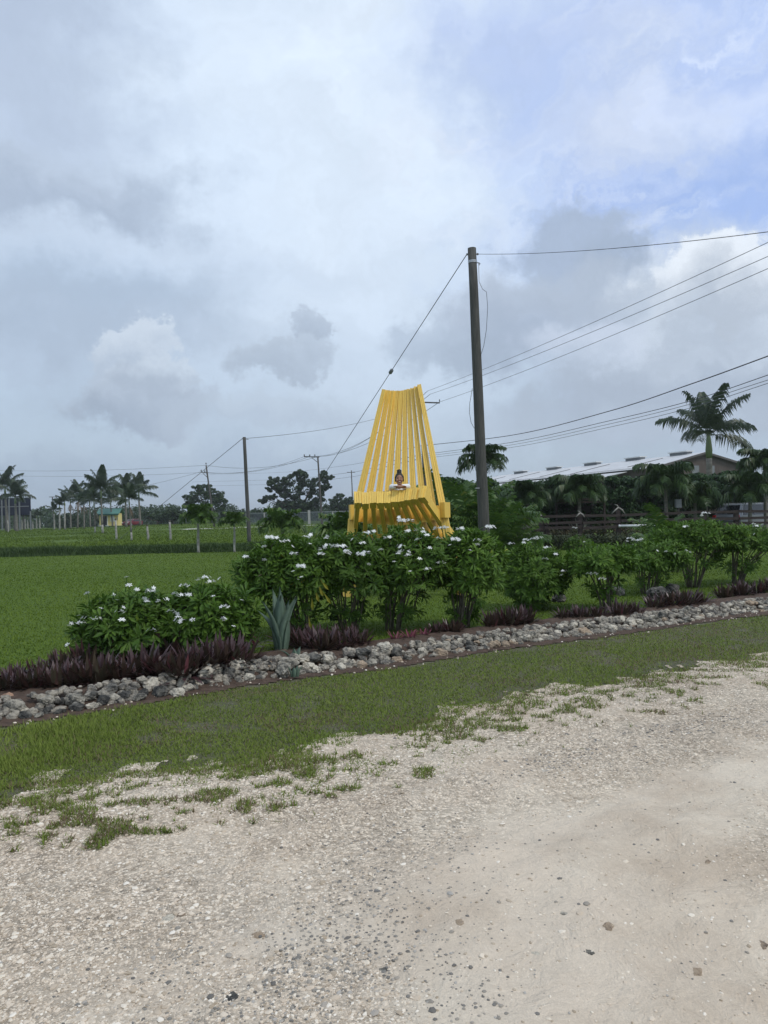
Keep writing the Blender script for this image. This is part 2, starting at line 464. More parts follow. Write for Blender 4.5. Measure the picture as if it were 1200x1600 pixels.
M['barn_trim'] = simple('barn_dark_trim', (0.10, 0.09, 0.085), (0.14, 0.125, 0.12), 0.8)
M['white_pvc'] = simple('white_painted_metal', (0.62, 0.63, 0.62), (0.72, 0.73, 0.72), 0.5, 3)
M['dark_glass'] = simple('dark_glass', (0.012, 0.014, 0.016), (0.02, 0.022, 0.025), 0.08, spec=0.6)
M['concrete'] = simple('pale_concrete', (0.34, 0.33, 0.31), (0.46, 0.45, 0.42), 0.9, 6, 0.2, 30)
M['house_wall'] = simple('yellow_house_paint', (0.74, 0.60, 0.22), (0.80, 0.66, 0.27), 0.8, 2)
M['house_green'] = simple('dark_green_paint', (0.03, 0.10, 0.08), (0.04, 0.13, 0.10), 0.7, 2)
M['shutter'] = simple('pale_cream_shutter', (0.72, 0.70, 0.62), (0.78, 0.76, 0.68), 0.6, 4)
M['board_back'] = simple('dark_blue_panel', (0.010, 0.014, 0.032), (0.016, 0.021, 0.045), 0.6, 2)
M['grey_steel'] = simple('grey_steel_frame', (0.16, 0.17, 0.18), (0.24, 0.25, 0.26), 0.6, 4)
M['silver'] = simple('silver_car_paint', (0.20, 0.205, 0.215), (0.24, 0.245, 0.255), 0.28, 2, metal=0.5, spec=0.5)
M['red_paint'] = simple('dark_red_car_paint', (0.14, 0.015, 0.02), (0.18, 0.02, 0.025), 0.3, 2, spec=0.5)
M['tyre'] = simple('tyre_rubber', (0.018, 0.018, 0.018), (0.03, 0.03, 0.03), 0.85)
M['lamp_red'] = simple('red_tail_lens', (0.45, 0.02, 0.02), (0.5, 0.03, 0.03), 0.2, spec=0.5)
M['lamp_clear'] = simple('clear_lamp_lens', (0.6, 0.6, 0.58), (0.7, 0.7, 0.68), 0.15, spec=0.6)
M['skin'] = simple('brown_skin', (0.30, 0.15, 0.09), (0.34, 0.175, 0.11), 0.5, 20)
M['hair'] = simple('black_hair', (0.010, 0.008, 0.008), (0.02, 0.016, 0.014), 0.4, 30, 0.5, 80)
M['blouse'] = simple('white_cotton', (0.74, 0.73, 0.71), (0.80, 0.79, 0.77), 0.85, 12, 0.3, 25)
M['denim'] = simple('dark_denim', (0.03, 0.04, 0.07), (0.05, 0.065, 0.10), 0.9, 20)
M['eye'] = simple('dark_eye', (0.02, 0.012, 0.01), (0.03, 0.02, 0.015), 0.2)
M['teeth'] = simple('teeth', (0.7, 0.68, 0.62), (0.75, 0.73, 0.68), 0.3)
M['lip'] = simple('lip', (0.30, 0.09, 0.08), (0.34, 0.11, 0.09), 0.4)

def roof_metal(name, c1, c2, period):
    m, t, b = new_mat(name)
    co = t.n('ShaderNodeTexCoord').outputs['Object']
    s_ = t.n('ShaderNodeSeparateXYZ', {0: co})
    wv = t.math('SINE', t.math('MULTIPLY', s_.outputs[1], 2 * math.pi / period))
    f = t.noise(co, 0.9, 6, 0.65)
    c = t.mix(t.rng(f, 0.3, 0.72), c1, c2)
    t.L.new(c, b.inputs['Base Color']); b.inputs['Roughness'].default_value = 0.45
    t.L.new(t.n('ShaderNodeBump', {'Strength': 0.6, 'Distance': 0.04, 'Height': wv}).outputs[0], b.inputs['Normal'])
    return m
M['barn_roof'] = roof_metal('pale_metal_roof', (0.46, 0.455, 0.45), (0.64, 0.635, 0.63), 0.6)
M['house_roof'] = roof_metal('green_metal_roof', (0.06, 0.19, 0.15), (0.09, 0.25, 0.20), 0.4)

def grass_ground():
    m, t, b = new_mat('lawn_ground')
    g = t.n('ShaderNodeNewGeometry').outputs['Position']
    big = t.noise(g, 0.10, 4, 0.6)
    mid = t.noise(t.vmath('MULTIPLY', g, (1, 0.45, 1)), 0.7, 6, 0.65)
    fine = t.noise(g, 26, 5, 0.7)
    c = t.mix(t.rng(big, 0.3, 0.7), (0.078, 0.128, 0.020), (0.100, 0.154, 0.026))
    c = t.mix(t.rng(mid, 0.35, 0.75, 0, 0.55), c, (0.094, 0.134, 0.032))
    c = t.mix(t.rng(fine, 0.3, 0.7, 0.35, 0), c, (0.018, 0.040, 0.009))
    t.L.new(c, b.inputs['Base Color'])
    b.inputs['Roughness'].default_value = 0.9; b.inputs['Specular IOR Level'].default_value = 0.1
    t.L.new(t.n('ShaderNodeBump', {'Strength': 0.6, 'Distance': 0.04, 'Height': fine}).outputs[0], b.inputs['Normal'])
    return m
def verge_ground():
    m, t, b = new_mat('verge_turf')
    g = t.n('ShaderNodeNewGeometry').outputs['Position']
    n1 = t.noise(g, 1.6, 5, 0.65); n2 = t.noise(g, 40, 5, 0.7)
    c = t.mix(t.rng(n1, 0.35, 0.7), (0.075, 0.088, 0.034), (0.11, 0.09, 0.055))
    c = t.mix(t.rng(n2, 0.3, 0.7, 0.5, 0), c, (0.04, 0.04, 0.02))
    c = t.mix(t.rng(t.noise(g, 90, 4, 0.75), 0.58, 0.66, 0, 0.8), c, (0.40, 0.34, 0.26))
    t.L.new(c, b.inputs['Base Color']); b.inputs['Roughness'].default_value = 0.95
    t.L.new(t.n('ShaderNodeBump', {'Strength': 0.8, 'Distance': 0.02, 'Height': n2}).outputs[0], b.inputs['Normal'])
    return m
def gravel_ground():
    m, t, b = new_mat('limestone_gravel')
    g = t.n('ShaderNodeNewGeometry').outputs['Position']
    gw = t.vmath('ADD', g, t.vmath('MULTIPLY', t.noise(g, 1.2, 4, 0.6, 'Color'), (0.5, 0.5, 0)))
    big = t.noise(gw, 0.55, 5, 0.6)
    warm = t.noise(gw, 0.9, 6, 0.65)
    strk = t.noise(t.vmath('MULTIPLY', t.n('ShaderNodeVectorRotate', {'Vector': gw, 'Angle': -0.5}, rotation_type='Z_AXIS').outputs[0], (0.35, 1.3, 1)), 1.0, 5, 0.6)
    v1 = t.n('ShaderNodeTexVoronoi', {'Scale': 62.0, 'Vector': gw}); v2 = t.n('ShaderNodeTexVoronoi', {'Scale': 135.0, 'Vector': g})
    v3 = t.n('ShaderNodeTexVoronoi', {'Scale': 30.0, 'Vector': gw})
    fine = t.noise(g, 180, 4, 0.7)
    c = t.mix(t.rng(big, 0.32, 0.68), (0.65, 0.54, 0.42), (0.58, 0.50, 0.40))
    c = t.mix(t.rng(strk, 0.42, 0.68, 0, 0.8), c, (0.69, 0.60, 0.475))
    c = t.mix(t.rng(warm, 0.46, 0.64, 0, 0.75), c, (0.47, 0.375, 0.28))
    fld = t.n('ShaderNodeAttribute', attribute_name='rnd').outputs['Fac']             # how packed and smooth the surface is
    stony = t.math('MULTIPLY', t.rng(t.noise(gw, 0.8, 5, 0.65), 0.34, 0.58, 0.25, 1.0, True), t.math('SUBTRACT', 1.0, fld), clamp=True)
    def lum(v): return t.n('ShaderNodeSeparateXYZ', {0: v.outputs['Color']}).outputs[0]
    k1 = t.rng(lum(v1), 0, 1, 0.50, 1.38); k2 = t.rng(lum(v2), 0, 1, 0.66, 1.28)
    kk = t.math('MULTIPLY', k1, k2)
    kk = t.math('ADD', t.math('MULTIPLY', t.math('SUBTRACT', kk, 1.0), t.rng(stony, 0, 1, 0.10, 1.0)), 1.0)
    kk = t.math('MULTIPLY', kk, t.rng(fine, 0.25, 0.75, 0.88, 1.10))
    c = t.mix(1.0, c, t.n('ShaderNodeCombineXYZ', {0: kk, 1: kk, 2: kk}).outputs[0], 'MULTIPLY')
    gap = t.rng(v1.outputs['Distance'], 0.40, 0.60, 0, 0.55)
    c = t.mix(t.math('MULTIPLY', gap, stony), c, (0.30, 0.24, 0.175))
    t.L.new(c, b.inputs['Base Color'])
    b.inputs['Roughness'].default_value = 0.92; b.inputs['Specular IOR Level'].default_value = 0.15
    h = t.math('ADD', t.math('MULTIPLY', v1.outputs['Distance'], -1.0), t.math('MULTIPLY', v2.outputs['Distance'], -0.5))
    h = t.math('MULTIPLY', h, t.rng(stony, 0, 1, 0.25, 1))
    h = t.math('ADD', h, t.math('MULTIPLY', fine, 0.4))
    h = t.math('ADD', h, t.math('MULTIPLY', t.noise(gw, 5, 5, 0.65), 4.5))
    t.L.new(t.n('ShaderNodeBump', {'Strength': 0.75, 'Distance': 0.012, 'Height': h}).outputs[0], b.inputs['Normal'])
    return m
M['lawn'] = grass_ground(); M['verge'] = verge_ground(); M['gravel'] = gravel_ground()
def stonemat(name, c1, c2, dark, lo=0.45, hi=0.62):
    m, t, b = new_mat(name)
    co = t.n('ShaderNodeNewGeometry').outputs['Position']
    rr = t.n('ShaderNodeObjectInfo').outputs['Random']
    sh = t.n('ShaderNodeCombineXYZ', {0: t.math('MULTIPLY', rr, 37.0), 1: 0.0, 2: t.math('MULTIPLY', rr, 11.0)}).outputs[0]
    co = t.vmath('ADD', co, sh)
    n1 = t.noise(co, 9, 6, 0.7); n2 = t.noise(co, 60, 5, 0.7)
    c = t.mix(t.rng(n2, 0.3, 0.7), c1, c2)
    c = t.mix(t.rng(t.math('ADD', n1, t.math('MULTIPLY', t.math('SUBTRACT', n2, 0.5), 0.35)), lo, hi, 0, 0.9), c, dark)
    t.L.new(c, b.inputs['Base Color']); b.inputs['Roughness'].default_value = 0.92; b.inputs['Specular IOR Level'].default_value = 0.15
    h = t.math('ADD', n1, t.math('MULTIPLY', n2, 0.7))
    t.L.new(t.n('ShaderNodeBump', {'Strength': 0.9, 'Distance': 0.03, 'Height': h}).outputs[0], b.inputs['Normal'])
    return m
M['rock_pale'] = stonemat('pale_limestone', (0.50, 0.445, 0.35), (0.70, 0.64, 0.53), (0.12, 0.11, 0.095), 0.48, 0.62)
M['rock_grey'] = stonemat('grey_limestone', (0.31, 0.28, 0.225), (0.52, 0.475, 0.395), (0.06, 0.06, 0.055), 0.42, 0.58)
M['rock_dark'] = stonemat('dark_weathered_limestone', (0.15, 0.14, 0.12), (0.31, 0.29, 0.25), (0.035, 0.036, 0.036), 0.36, 0.56)
M['rock_tan'] = stonemat('tan_limestone', (0.34, 0.25, 0.17), (0.48, 0.38, 0.28), (0.12, 0.09, 0.07), 0.5, 0.64)
M['rock_red'] = stonemat('reddish_rock', (0.34, 0.20, 0.13), (0.46, 0.30, 0.21), (0.12, 0.08, 0.06), 0.52, 0.66)
def pebmat(name, cols, rough=0.85):
    m, t, b = new_mat(name)
    a = t.n('ShaderNodeAttribute', attribute_name='rnd').outputs['Fac']
    cr = t.n('ShaderNodeValToRGB', {0: a})
    e = cr.color_ramp.elements
    e[0].color = cols[0] + (1,); e[1].color = cols[-1] + (1,)
    for i, c in enumerate(cols[1:-1]):
        x = e.new((i + 1) / (len(cols) - 1)); x.color = c + (1,)
    t.L.new(cr.outputs[0], b.inputs['Base Color']); b.inputs['Roughness'].default_value = rough
    b.inputs['Specular IOR Level'].default_value = 0.2
    return m
M['peb_light'] = pebmat('pale_pebbles', [(0.36, 0.29, 0.21), (0.52, 0.43, 0.33), (0.62, 0.52, 0.41), (0.69, 0.60, 0.48), (0.78, 0.71, 0.61)])
M['rubble'] = stonemat('rubble_stone', (0.28, 0.25, 0.20), (0.54, 0.48, 0.39), (0.09, 0.085, 0.08), 0.42, 0.58)
M['peb_dark'] = pebmat('dark_pebbles', [(0.135, 0.125, 0.112), (0.20, 0.188, 0.168), (0.28, 0.25, 0.21), (0.34, 0.30, 0.25), (0.40, 0.37, 0.33)], 0.7)
M['blade'] = leafmat('turf_blade', (0.098, 0.154, 0.020), (0.148, 0.212, 0.034), (0.24, 0.20, 0.10), 0.7, 0.28, 0.08)
M['verge_blade'] = leafmat('verge_blade', (0.120, 0.172, 0.030), (0.205, 0.250, 0.055), (0.19, 0.14, 0.09), 0.7, 0.25, 0.08)
M['tall_blade'] = leafmat('tall_grass_blade', (0.036, 0.070, 0.016), (0.060, 0.098, 0.022), None, 0.6, 0.2)
M['hill'] = simple('wooded_hill', (0.05, 0.075, 0.07), (0.07, 0.095, 0.085), 1.0, 0.02, 0)
M['road'] = simple('pale_road', (0.42, 0.40, 0.36), (0.50, 0.48, 0.44), 0.95, 1.0, 0.2, 10)

# ================================================================== SETTING
def grid(name, xs, ys, zf, mat, keep=None, smooth=True):
    X, Y = np.meshgrid(xs, ys)
    Z = zf(X, Y)
    V = np.stack([X, Y, Z], -1).reshape(-1, 3)
    nx, ny = len(xs), len(ys)
    i, j = np.meshgrid(np.arange(nx - 1), np.arange(ny - 1))
    a = (j * nx + i).ravel()
    F = np.stack([a, a + 1, a + nx + 1, a + nx], 1)
    if keep is not None:
        k = keep(X, Y).reshape(-1)
        F = F[k[F].all(1)]
        used = np.unique(F); mp = np.zeros(len(V), int); mp[used] = np.arange(len(used))
        V = V[used]; F = mp[F]
    mb = MB(); mb.add(V, F)
    return mb.obj(name, mat, smooth=smooth)
xs = np.concatenate([-np.geomspace(1800, 60, 24), np.arange(-58, 58, 1.0), np.geomspace(60, 1800, 24)])
ys = np.concatenate([np.arange(-40, 30, 2.0), np.arange(30, 50, 0.4), np.arange(50, 180, 3.0), np.geomspace(180, 4000, 22)])
tag(grid('ground', xs, ys, lambda x, y: H(x, y), M['lawn']), kind='structure')

def verge_keep(X, Y): return (Y < rock_y(X) - 0.05) & (Y > edge_y(X) - 0.9)
tag(grid('grass_verge_ground', np.arange(-9, 22, 0.12), np.arange(1.5, 20, 0.12), lambda x, y: 0 * x + 0.004, M['verge'], verge_keep), kind='structure')
def dn(X, Y): return (fbm(X, Y, 1.1, 5) - 0.5) * 1.3 + (fbm(X, Y, 4.0, 9) - 0.5) * 0.9 + (fbm(X, Y, 14.0, 6) - 0.5) * 0.35
def drive_keep(X, Y): return (Y - edge_y(X)) < dn(X, Y) + 0.22
def drive_z(X, Y):
    s = edge_y(X) - Y + dn(X, Y) + .2
    rut = 0.02 * np.sin(s * 2.1 + 0.6) * sstep(0.5, 1.5, s)
    return 0.026 + rut + 0.030 * (fbm(X, Y, 1.3, 2) - 0.5) + 0.012 * (fbm(X, Y, 9, 4) - 0.5) - 0.020 * (1 - sstep(0.0, 0.45, s))
def grade(a, b, s): return np.arange(a, b, s)
drive = tag(grid('gravel_driveway', grade(-6, 9, 0.04), grade(0.5, 11, 0.04), drive_z, M['gravel'], drive_keep), kind='structure')
def patch(x, y, px, py, rx, ry, a=0.0):
    c = gnd(px, py); dx = x - c.x; dy = y - c.y
    ca, sa = math.cos(a), math.sin(a)
    return np.exp(-((dx * ca + dy * sa) / rx) ** 2 - ((-dx * sa + dy * ca) / ry) ** 2)
def smooth_track(x, y):
    w_ = (fbm(x, y, 1.6, 41) - .5) * .8
    x = x + w_; y = y + w_
    return np.clip(1.1 * patch(x, y, 950, 1330, 1.3, .36, .45) + 1.1 * patch(x, y, 1150, 1210, 1.7, .30, .5) + 1.0 * patch(x, y, 900, 1450, .9, .35, .4) + patch(x, y, 1080, 1500, .7, .6) + .8 * patch(x, y, 860, 1590, .6, .3) + .6 * patch(x, y, 470, 1460, .3, .15, .3), 0, 1)
dv_ = np.empty(len(drive.data.vertices) * 3, np.float32); drive.data.vertices.foreach_get('co', dv_); dv_ = dv_.reshape(-1, 3)
drive.data.attributes['rnd'].data.foreach_set('value', smooth_track(dv_[:, 0], dv_[:, 1]).astype(np.float32))
far_keep = lambda X, Y: (Y < edge_y(X) - 0.2) & ~((X > -5.95) & (X < 8.9) & (Y > 0.55) & (Y < 10.95))
tag(grid('gravel_driveway_apron', grade(-40, 40, 0.4), grade(-12, 22, 0.4), lambda x, y: 0 * x + 0.012, M['gravel'], far_keep), kind='structure')
def soil_keep(X, Y):
    n_ = (fbm(X, Y, 2.5, 8) - 0.5) * 0.25
    return (Y > rock_y(X) - 0.30 + n_) & (Y < rock_y(X) + 1.35 + n_ * 2)
def soil_z(X, Y):
    s = Y - rock_y(X)
    return 0.012 + 0.10 * sstep(-0.1, 0.5, s) * (1 - sstep(1.0, 1.35, s)) + 0.02 * (fbm(X, Y, 7, 3) - 0.5) * sstep(-.3, 0, s)
tag(grid('flower_bed_soil', np.arange(-9, 16, 0.07), np.arange(2.5, 18.5, 0.07), soil_z, M['soil'], soil_keep), kind='structure')
# pale strip of the lane in front of the chain-link fence
mb = MB()
pts = [on(282, 100), on(330, 101), on(420, 104), on(500, 108), on(575, 112), on(660, 116), on(760, 120)]
for k in range(len(pts) - 1):
    a, b = pts[k], pts[k + 1]
    mb.add([(a.x, a.y, float(H(a.x, a.y)) + .02), (b.x, b.y, float(H(b.x, b.y)) + .02), (b.x, b.y + 5, float(H(b.x, b.y + 5)) + .02), (a.x, a.y + 4, float(H(a.x, a.y + 4)) + .02)], [[0, 1, 2, 3]])
    mb.add([(a.x, a.y, float(H(a.x, a.y)) - .2), (b.x, b.y, float(H(b.x, b.y)) - .2), (b.x, b.y, float(H(b.x, b.y)) + .02), (a.x, a.y, float(H(a.x, a.y)) + .02)], [[0, 1, 2, 3]])
tag(mb.obj('road', M['road']), kind='structure')
# low wooded hills on the skyline
mb = MB()
n_ = 120
ax = np.linspace(R(-34), R(34), n_)
top = 9 + 16 * np.clip(fbm(ax * 14, ax * 0, 1.0, 3) - 0.25, 0, 1)
rows = []
for d, f in ((1500, 0), (1650, 0.8), (1800, 1.0), (2000, 0.6)):
    rows.append(np.stack([np.sin(ax) * d, np.cos(ax) * d, top * f * 1.6 - 2], 1))
V = np.concatenate(rows)
i = np.arange(n_ - 1)
mb.add(V, np.concatenate([np.stack([i + k * n_, i + 1 + k * n_, i + 1 + (k + 1) * n_, i + (k + 1) * n_], 1) for k in range(3)]))
tag(mb.obj('hills', M['hill'], smooth=True), kind='structure')

# ------------------------------------------------------------------ grass (stuff)
BLADE = np.array([(-0.5, 0, 0), (0.5, 0, 0), (0.32, 0.12, 0.55), (-0.32, 0.12, 0.55), (0, 0.42, 1.0)])
BLADE_F4 = np.array([[0, 1, 2, 3]]); BLADE_F3 = np.array([[3, 2, 4]])
TRI = np.array([(-0.5, 0, 0), (0.5, 0, 0), (0.0, 0.45, 1.0)]); TRI_F = np.array([[0, 1, 2]])
def blades(mb, x, y, z, h, wd, lean=0.5, rnd=None, quad=False):
    n = len(x)
    if rnd is None: rnd = RNG.random(n) * 0.92
    A = rotz(RNG.random(n) * 2 * math.pi) @ rotx(-(RNG.random(n)) * lean)
    Sc = np.zeros((n, 3, 3)); Sc[:, 0, 0] = wd; Sc[:, 1, 1] = h; Sc[:, 2, 2] = h
    T = np.stack([x, y, z], 1)
    if quad:
        n0 = mb.n
        scatter(mb, BLADE, BLADE_F4, A @ Sc, T, rnd)
        F3 = BLADE_F3[None] + (np.arange(n) * 5)[:, None, None] + n0
        mb.f[3].append(F3.reshape(-1, 3))
    else:
        scatter(mb, TRI, TRI_F, A @ Sc, T, rnd)
def view_points(n, d0, d1, px0=-40, px1=1240, p=1.0):
    """random points of the ground inside the viewed wedge, spread so that nearer ground gets more"""
    u = RNG.random(n); d = d0 * (d1 / d0) ** (u ** p)
    px = px0 + (px1 - px0) * RNG.random(n)
    return (px - 600) / FPX * d, d
# verge turf
mb = MB()
x, y = view_points(520000, 3.6, 15.0)
s1 = rock_y(x) - 0.22 - y; s2 = y - edge_y(x)
brown = fbm(x, y, 1.1, 21)
dens = sstep(0, 0.10, s1 + (fbm(x, y, 6, 2) - .5) * .25) * (sstep(-0.15, 0.45, s2 - dn(x, y) * 0.9) + .75 * sstep(-1.0, .3, s2 - dn(x, y) * .9) * (fbm(x, y, 7.0, 61) > .60 - .12 * sstep(-.9, .2, s2 - dn(x, y) * .9)))
dens = dens * (0.25 + 0.75 * sstep(0.30, 0.46, fbm(x, y, 2.6, 33)))
fringe = sstep(-1.6, 0.1, s2)
tuft = (vnoise(x, y, 17.0, 44) > 1.0 - 0.45 * fringe) & (fbm(x, y, 1.6, 12) > 0.40) & (s2 > -1.6) & (s2 < 0.5)
tuft2 = (vnoise(x * .7, y * 1.3, 6.0, 47) > 1.03 - 0.46 * fringe) & (s2 > -1.2) & (s2 < 0.3)
keep = (RNG.random(len(x)) < dens) | ((tuft | tuft2) & (RNG.random(len(x)) < 0.8) & (s1 > 0))
tall = (tuft | tuft2)[keep] & (s2[keep] < 0.15)
x, y = x[keep], y[keep]
hh = (0.010 + 0.018 * RNG.random(len(x))) * (0.7 + 0.8 * fbm(x, y, 1.5, 7)) * np.where(tall, 1.5, 1.0)
lush = sstep(-1.4, -2.6, x) * sstep(0.2, 0.6, y - edge_y(x))
hh = hh * (1 + 1.3 * lush)
rn = np.clip(RNG.random(len(x)) * 0.92 * np.where(fbm(x, y, 1.1, 21) > 0.56, 0.6, 1.0) + 0.2 * lush, 0, 0.93)
dry = (RNG.random(len(x)) < 0.03 + 0.22 * (fbm(x, y, 1.6, 27) > 0.56) * (1 - lush)) | (tall & (RNG.random(len(x)) < 0.22))
rn = np.where(dry, 0.99, rn)
blades(mb, x, y, np.where(y < edge_y(x) + dn(x, y) + .22, drive_z(x, y) - .002, 0.003), hh, 0.0035 + 0.0028 * RNG.random(len(x)) + 0.0005 * y, 1.0, rn)
tag(mb.obj('verge_grass', M['verge_blade']), 'short patchy turf between the gravel and the rock edging', 'grass', kind='stuff')
# mown lawn behind the bed
mb = MB()
x, y = view_points(380000, 6.4, 38.0, p=.8)
k = (y > rock_y(x) + 1.2 + (fbm(x, y, 2, 5) - .5) * .4) & (y < ditch_y(x) - 1.2)
x, y = x[k], y[k]
z = H(x, y)
hgt = (0.020 + 0.022 * RNG.random(len(x))) * (0.75 + 0.5 * fbm(x, y, 0.6, 7))
rn = np.clip(0.15 + RNG.random(len(x)) * 0.30 + 1.3 * (fbm(x, y * 0.5, 0.35, 19) - 0.38), 0, 0.92)
blades(mb, x, y, z - 0.004, hgt, 0.006 + 0.0013 * y, 1.1, rn)
tag(mb.obj('mown_lawn_grass', M['blade']), 'even mown grass of the wide lawn beyond the flower bed', 'grass', kind='stuff')
# tall grass along the ditch and rough pasture behind it
mb = MB()
n = 60000
x = RNG.uniform(-26, 2.5, n); y = ditch_y(x) + RNG.uniform(-0.2, 2.9, n) ** 1.0
edge_n = (fbm(x, y, 0.35, 3) - .5) * 3.2
k = (y - ditch_y(x) > -0.1 + edge_n * 0.6) & (RNG.random(n) < 1 - sstep(0.5, 4, x))
x, y = x[k], y[k]
blades(mb, x, y, H(x, y) - 0.02, (0.14 + 0.18 * RNG.random(len(x))) * (0.3 + 1.3 * fbm(x, y, 0.5, 4)), 0.03 + 0.02 * RNG.random(len(x)), 0.5)
n = 1800
x = -17.2 + RNG.normal(0, 0.9, n); y = 38.2 + RNG.normal(0, 0.35, n)
blades(mb, x, y, H(x, y) - 0.02, 0.12 + 0.16 * RNG.random(n), 0.03 + 0 * x, 0.7)
tag(mb.obj('tall_ditch_grass', M['tall_blade']), 'long dark unmown grass along the shallow ditch', 'grass', kind='stuff')
mb = MB()
x, y = view_points(70000, 43, 150, -40, 640)
k = fbm(x, y, 0.12, 8) > 0.35
x, y = x[k], y[k]
blades(mb, x, y, H(x, y) - 0.02, (0.08 + 0.14 * RNG.random(len(x))) * (0.4 + 1.2 * fbm(x * 0.4, y, 0.25, 14)), 0.05 + 0.0012 * y, 0.7, np.clip(fbm(x * 0.5, y, 0.2, 31) * 0.5 + 0.15 * RNG.random(len(x)), 0, .92))
tag(mb.obj('pasture_grass', M['blade']), 'rough pasture grass around the palms beyond the ditch', 'grass', kind='stuff')

# ------------------------------------------------------------------ gravel stones (stuff)
def ico(sub=1, seed=0, amp=0.25, squash=(1, 1, 0.7)):
    t = (1 + 5 ** .5) / 2
    V = [(-1, t, 0), (1, t, 0), (-1, -t, 0), (1, -t, 0), (0, -1, t), (0, 1, t), (0, -1, -t), (0, 1, -t), (t, 0, -1), (t, 0, 1), (-t, 0, -1), (-t, 0, 1)]
    F = [(0, 11, 5), (0, 5, 1), (0, 1, 7), (0, 7, 10), (0, 10, 11), (1, 5, 9), (5, 11, 4), (11, 10, 2), (10, 7, 6), (7, 1, 8), (3, 9, 4), (3, 4, 2), (3, 2, 6), (3, 6, 8), (3, 8, 9), (4, 9, 5), (2, 4, 11), (6, 2, 10), (8, 6, 7), (9, 8, 1)]
    V = [np.array(v) / np.linalg.norm(v) for v in V]
    for _ in range(sub):
        cache = {}; nf = []
        def mid(a, b):
            k = (min(a, b), max(a, b))
            if k not in cache:
                m = V[a] + V[b]; V.append(m / np.linalg.norm(m)); cache[k] = len(V) - 1
            return cache[k]
        for a, b, c in F:
            ab, bc, ca = mid(a, b), mid(b, c), mid(c, a)
            nf += [(a, ab, ca), (b, bc, ab), (c, ca, bc), (ab, bc, ca)]
        F = nf
    V = np.array(V); F = np.array(F)
    rg = np.random.default_rng(seed)
    out = V.copy()
    # a few random planar cuts and bumps give an angular broken-stone shape
    for _ in range(7):
        nrm = rg.normal(size=3); nrm /= np.linalg.norm(nrm)
        h = rg.uniform(0.55, 0.9); dd = out @ nrm
        out = out - np.maximum(dd - h, 0)[:, None] * nrm * 0.9
    ph = rg.uniform(0, 6, 6)
    bump = np.sin(V[:, 0] * 5 + ph[0]) * np.sin(V[:, 1] * 4.3 + ph[1]) + 0.6 * np.sin(V[:, 2] * 8 + ph[2]) * np.sin(V[:, 0] * 9 + ph[3])
    if sub >= 2: bump = bump + 0.45 * np.sin(V[:, 1] * 15 + ph[4]) * np.sin(V[:, 2] * 13 + ph[5])
    out = out * (1 + amp * bump[:, None] * 0.4) * np.array(squash)
    return out, F
def scatter_stones(mb, x, y, z, size, rnd, seed, flat=0.6):
    n = len(x)
    for k in range(4):
        s_ = np.arange(n) % 4 == k
        tv, tf = ico(0, seed + k, 0.3, (1, 0.8, flat))
        m = s_.sum()
        A = rotz(RNG.random(m) * 6.28) @ rotx(RNG.normal(0, 0.25, m))
        A = A * size[s_][:, None, None]
        scatter(mb, tv, tf, A, np.stack([x[s_], y[s_], z[s_] - size[s_] * 0.02], 1), rnd[s_])
def gravel_field(n, d0, d1, densf, szf):
    x, y = view_points(n, d0, d1)
    y = y; k = RNG.random(n) < densf(x, y)
    x, y = x[k], y[k]
    return x, y, drive_z(x, y), szf(len(x), y)
inside = lambda x, y: (edge_y(x) - y) > -dn(x, y) * 0.9
def d_light(x, y):
    smoothroad = smooth_track(x, y)
    edge_band = np.exp(-((edge_y(x) - y - 0.45) / 0.5) ** 2)
    return inside(x, y) * np.clip(0.34 + 0.6 * edge_band * (x < 0.6) + 0.18 * (x < -.2) + 0.35 * (fbm(x, y, 1.3, 3) > 0.52), 0, 1) * (1 - 0.93 * smoothroad)
def d_dark(x, y):
    p = 0.018 + 0.36 * patch(x, y, 560, 1470, .28, .5) + 0.75 * patch(x, y, 1090, 1135, 1.5, .16, .5) + .25 * patch(x, y, 560, 1580, .4, .25) + 0.3 * patch(x, y, 340, 1520, .4, .35) + 0.28 * patch(x, y, 620, 1330, .35, .3) + .35 * patch(x, y, 870, 1195, .8, .2, .4)
    return inside(x, y) * p * (0.4 + 1.2 * (fbm(x, y, 3.3, 13) > 0.48))
mb = MB()
x, y, z, s_ = gravel_field(130000, 2.0, 9.5, d_light, lambda n, y: (0.0028 + 0.0056 * RNG.random(n) ** 2.2) * (0.75 + 0.14 * y))
scatter_stones(mb, x, y, z, s_, RNG.random(len(x)), 10, 0.5)
x, y, z, s_ = gravel_field(6000, 2.0, 8, d_light, lambda n, y: 0.009 + 0.011 * RNG.random(n) ** 2)
scatter_stones(mb, x, y, z, s_, RNG.random(len(x)), 20, 0.4)
tag(mb.obj('pale_gravel', M['peb_light']), 'loose cream and white limestone chips over the driveway', 'gravel', kind='stuff')
mb = MB()
x, y, z, s_ = gravel_field(52000, 2.0, 9.5, d_dark, lambda n, y: (0.0036 + 0.0070 * RNG.random(n) ** 2.2) * (0.75 + 0.12 * y))
scatter_stones(mb, x, y, z, s_, RNG.random(len(x)), 30, 0.55)
x, y, z, s_ = gravel_field(700, 2.0, 8, d_dark, lambda n, y: 0.010 + 0.010 * RNG.random(n))
scatter_stones(mb, x, y, z, s_, RNG.random(len(x)), 40, 0.5)
tag(mb.obj('dark_gravel', M['peb_dark']), 'scattered dark grey river pebbles on the driveway', 'gravel', kind='stuff')
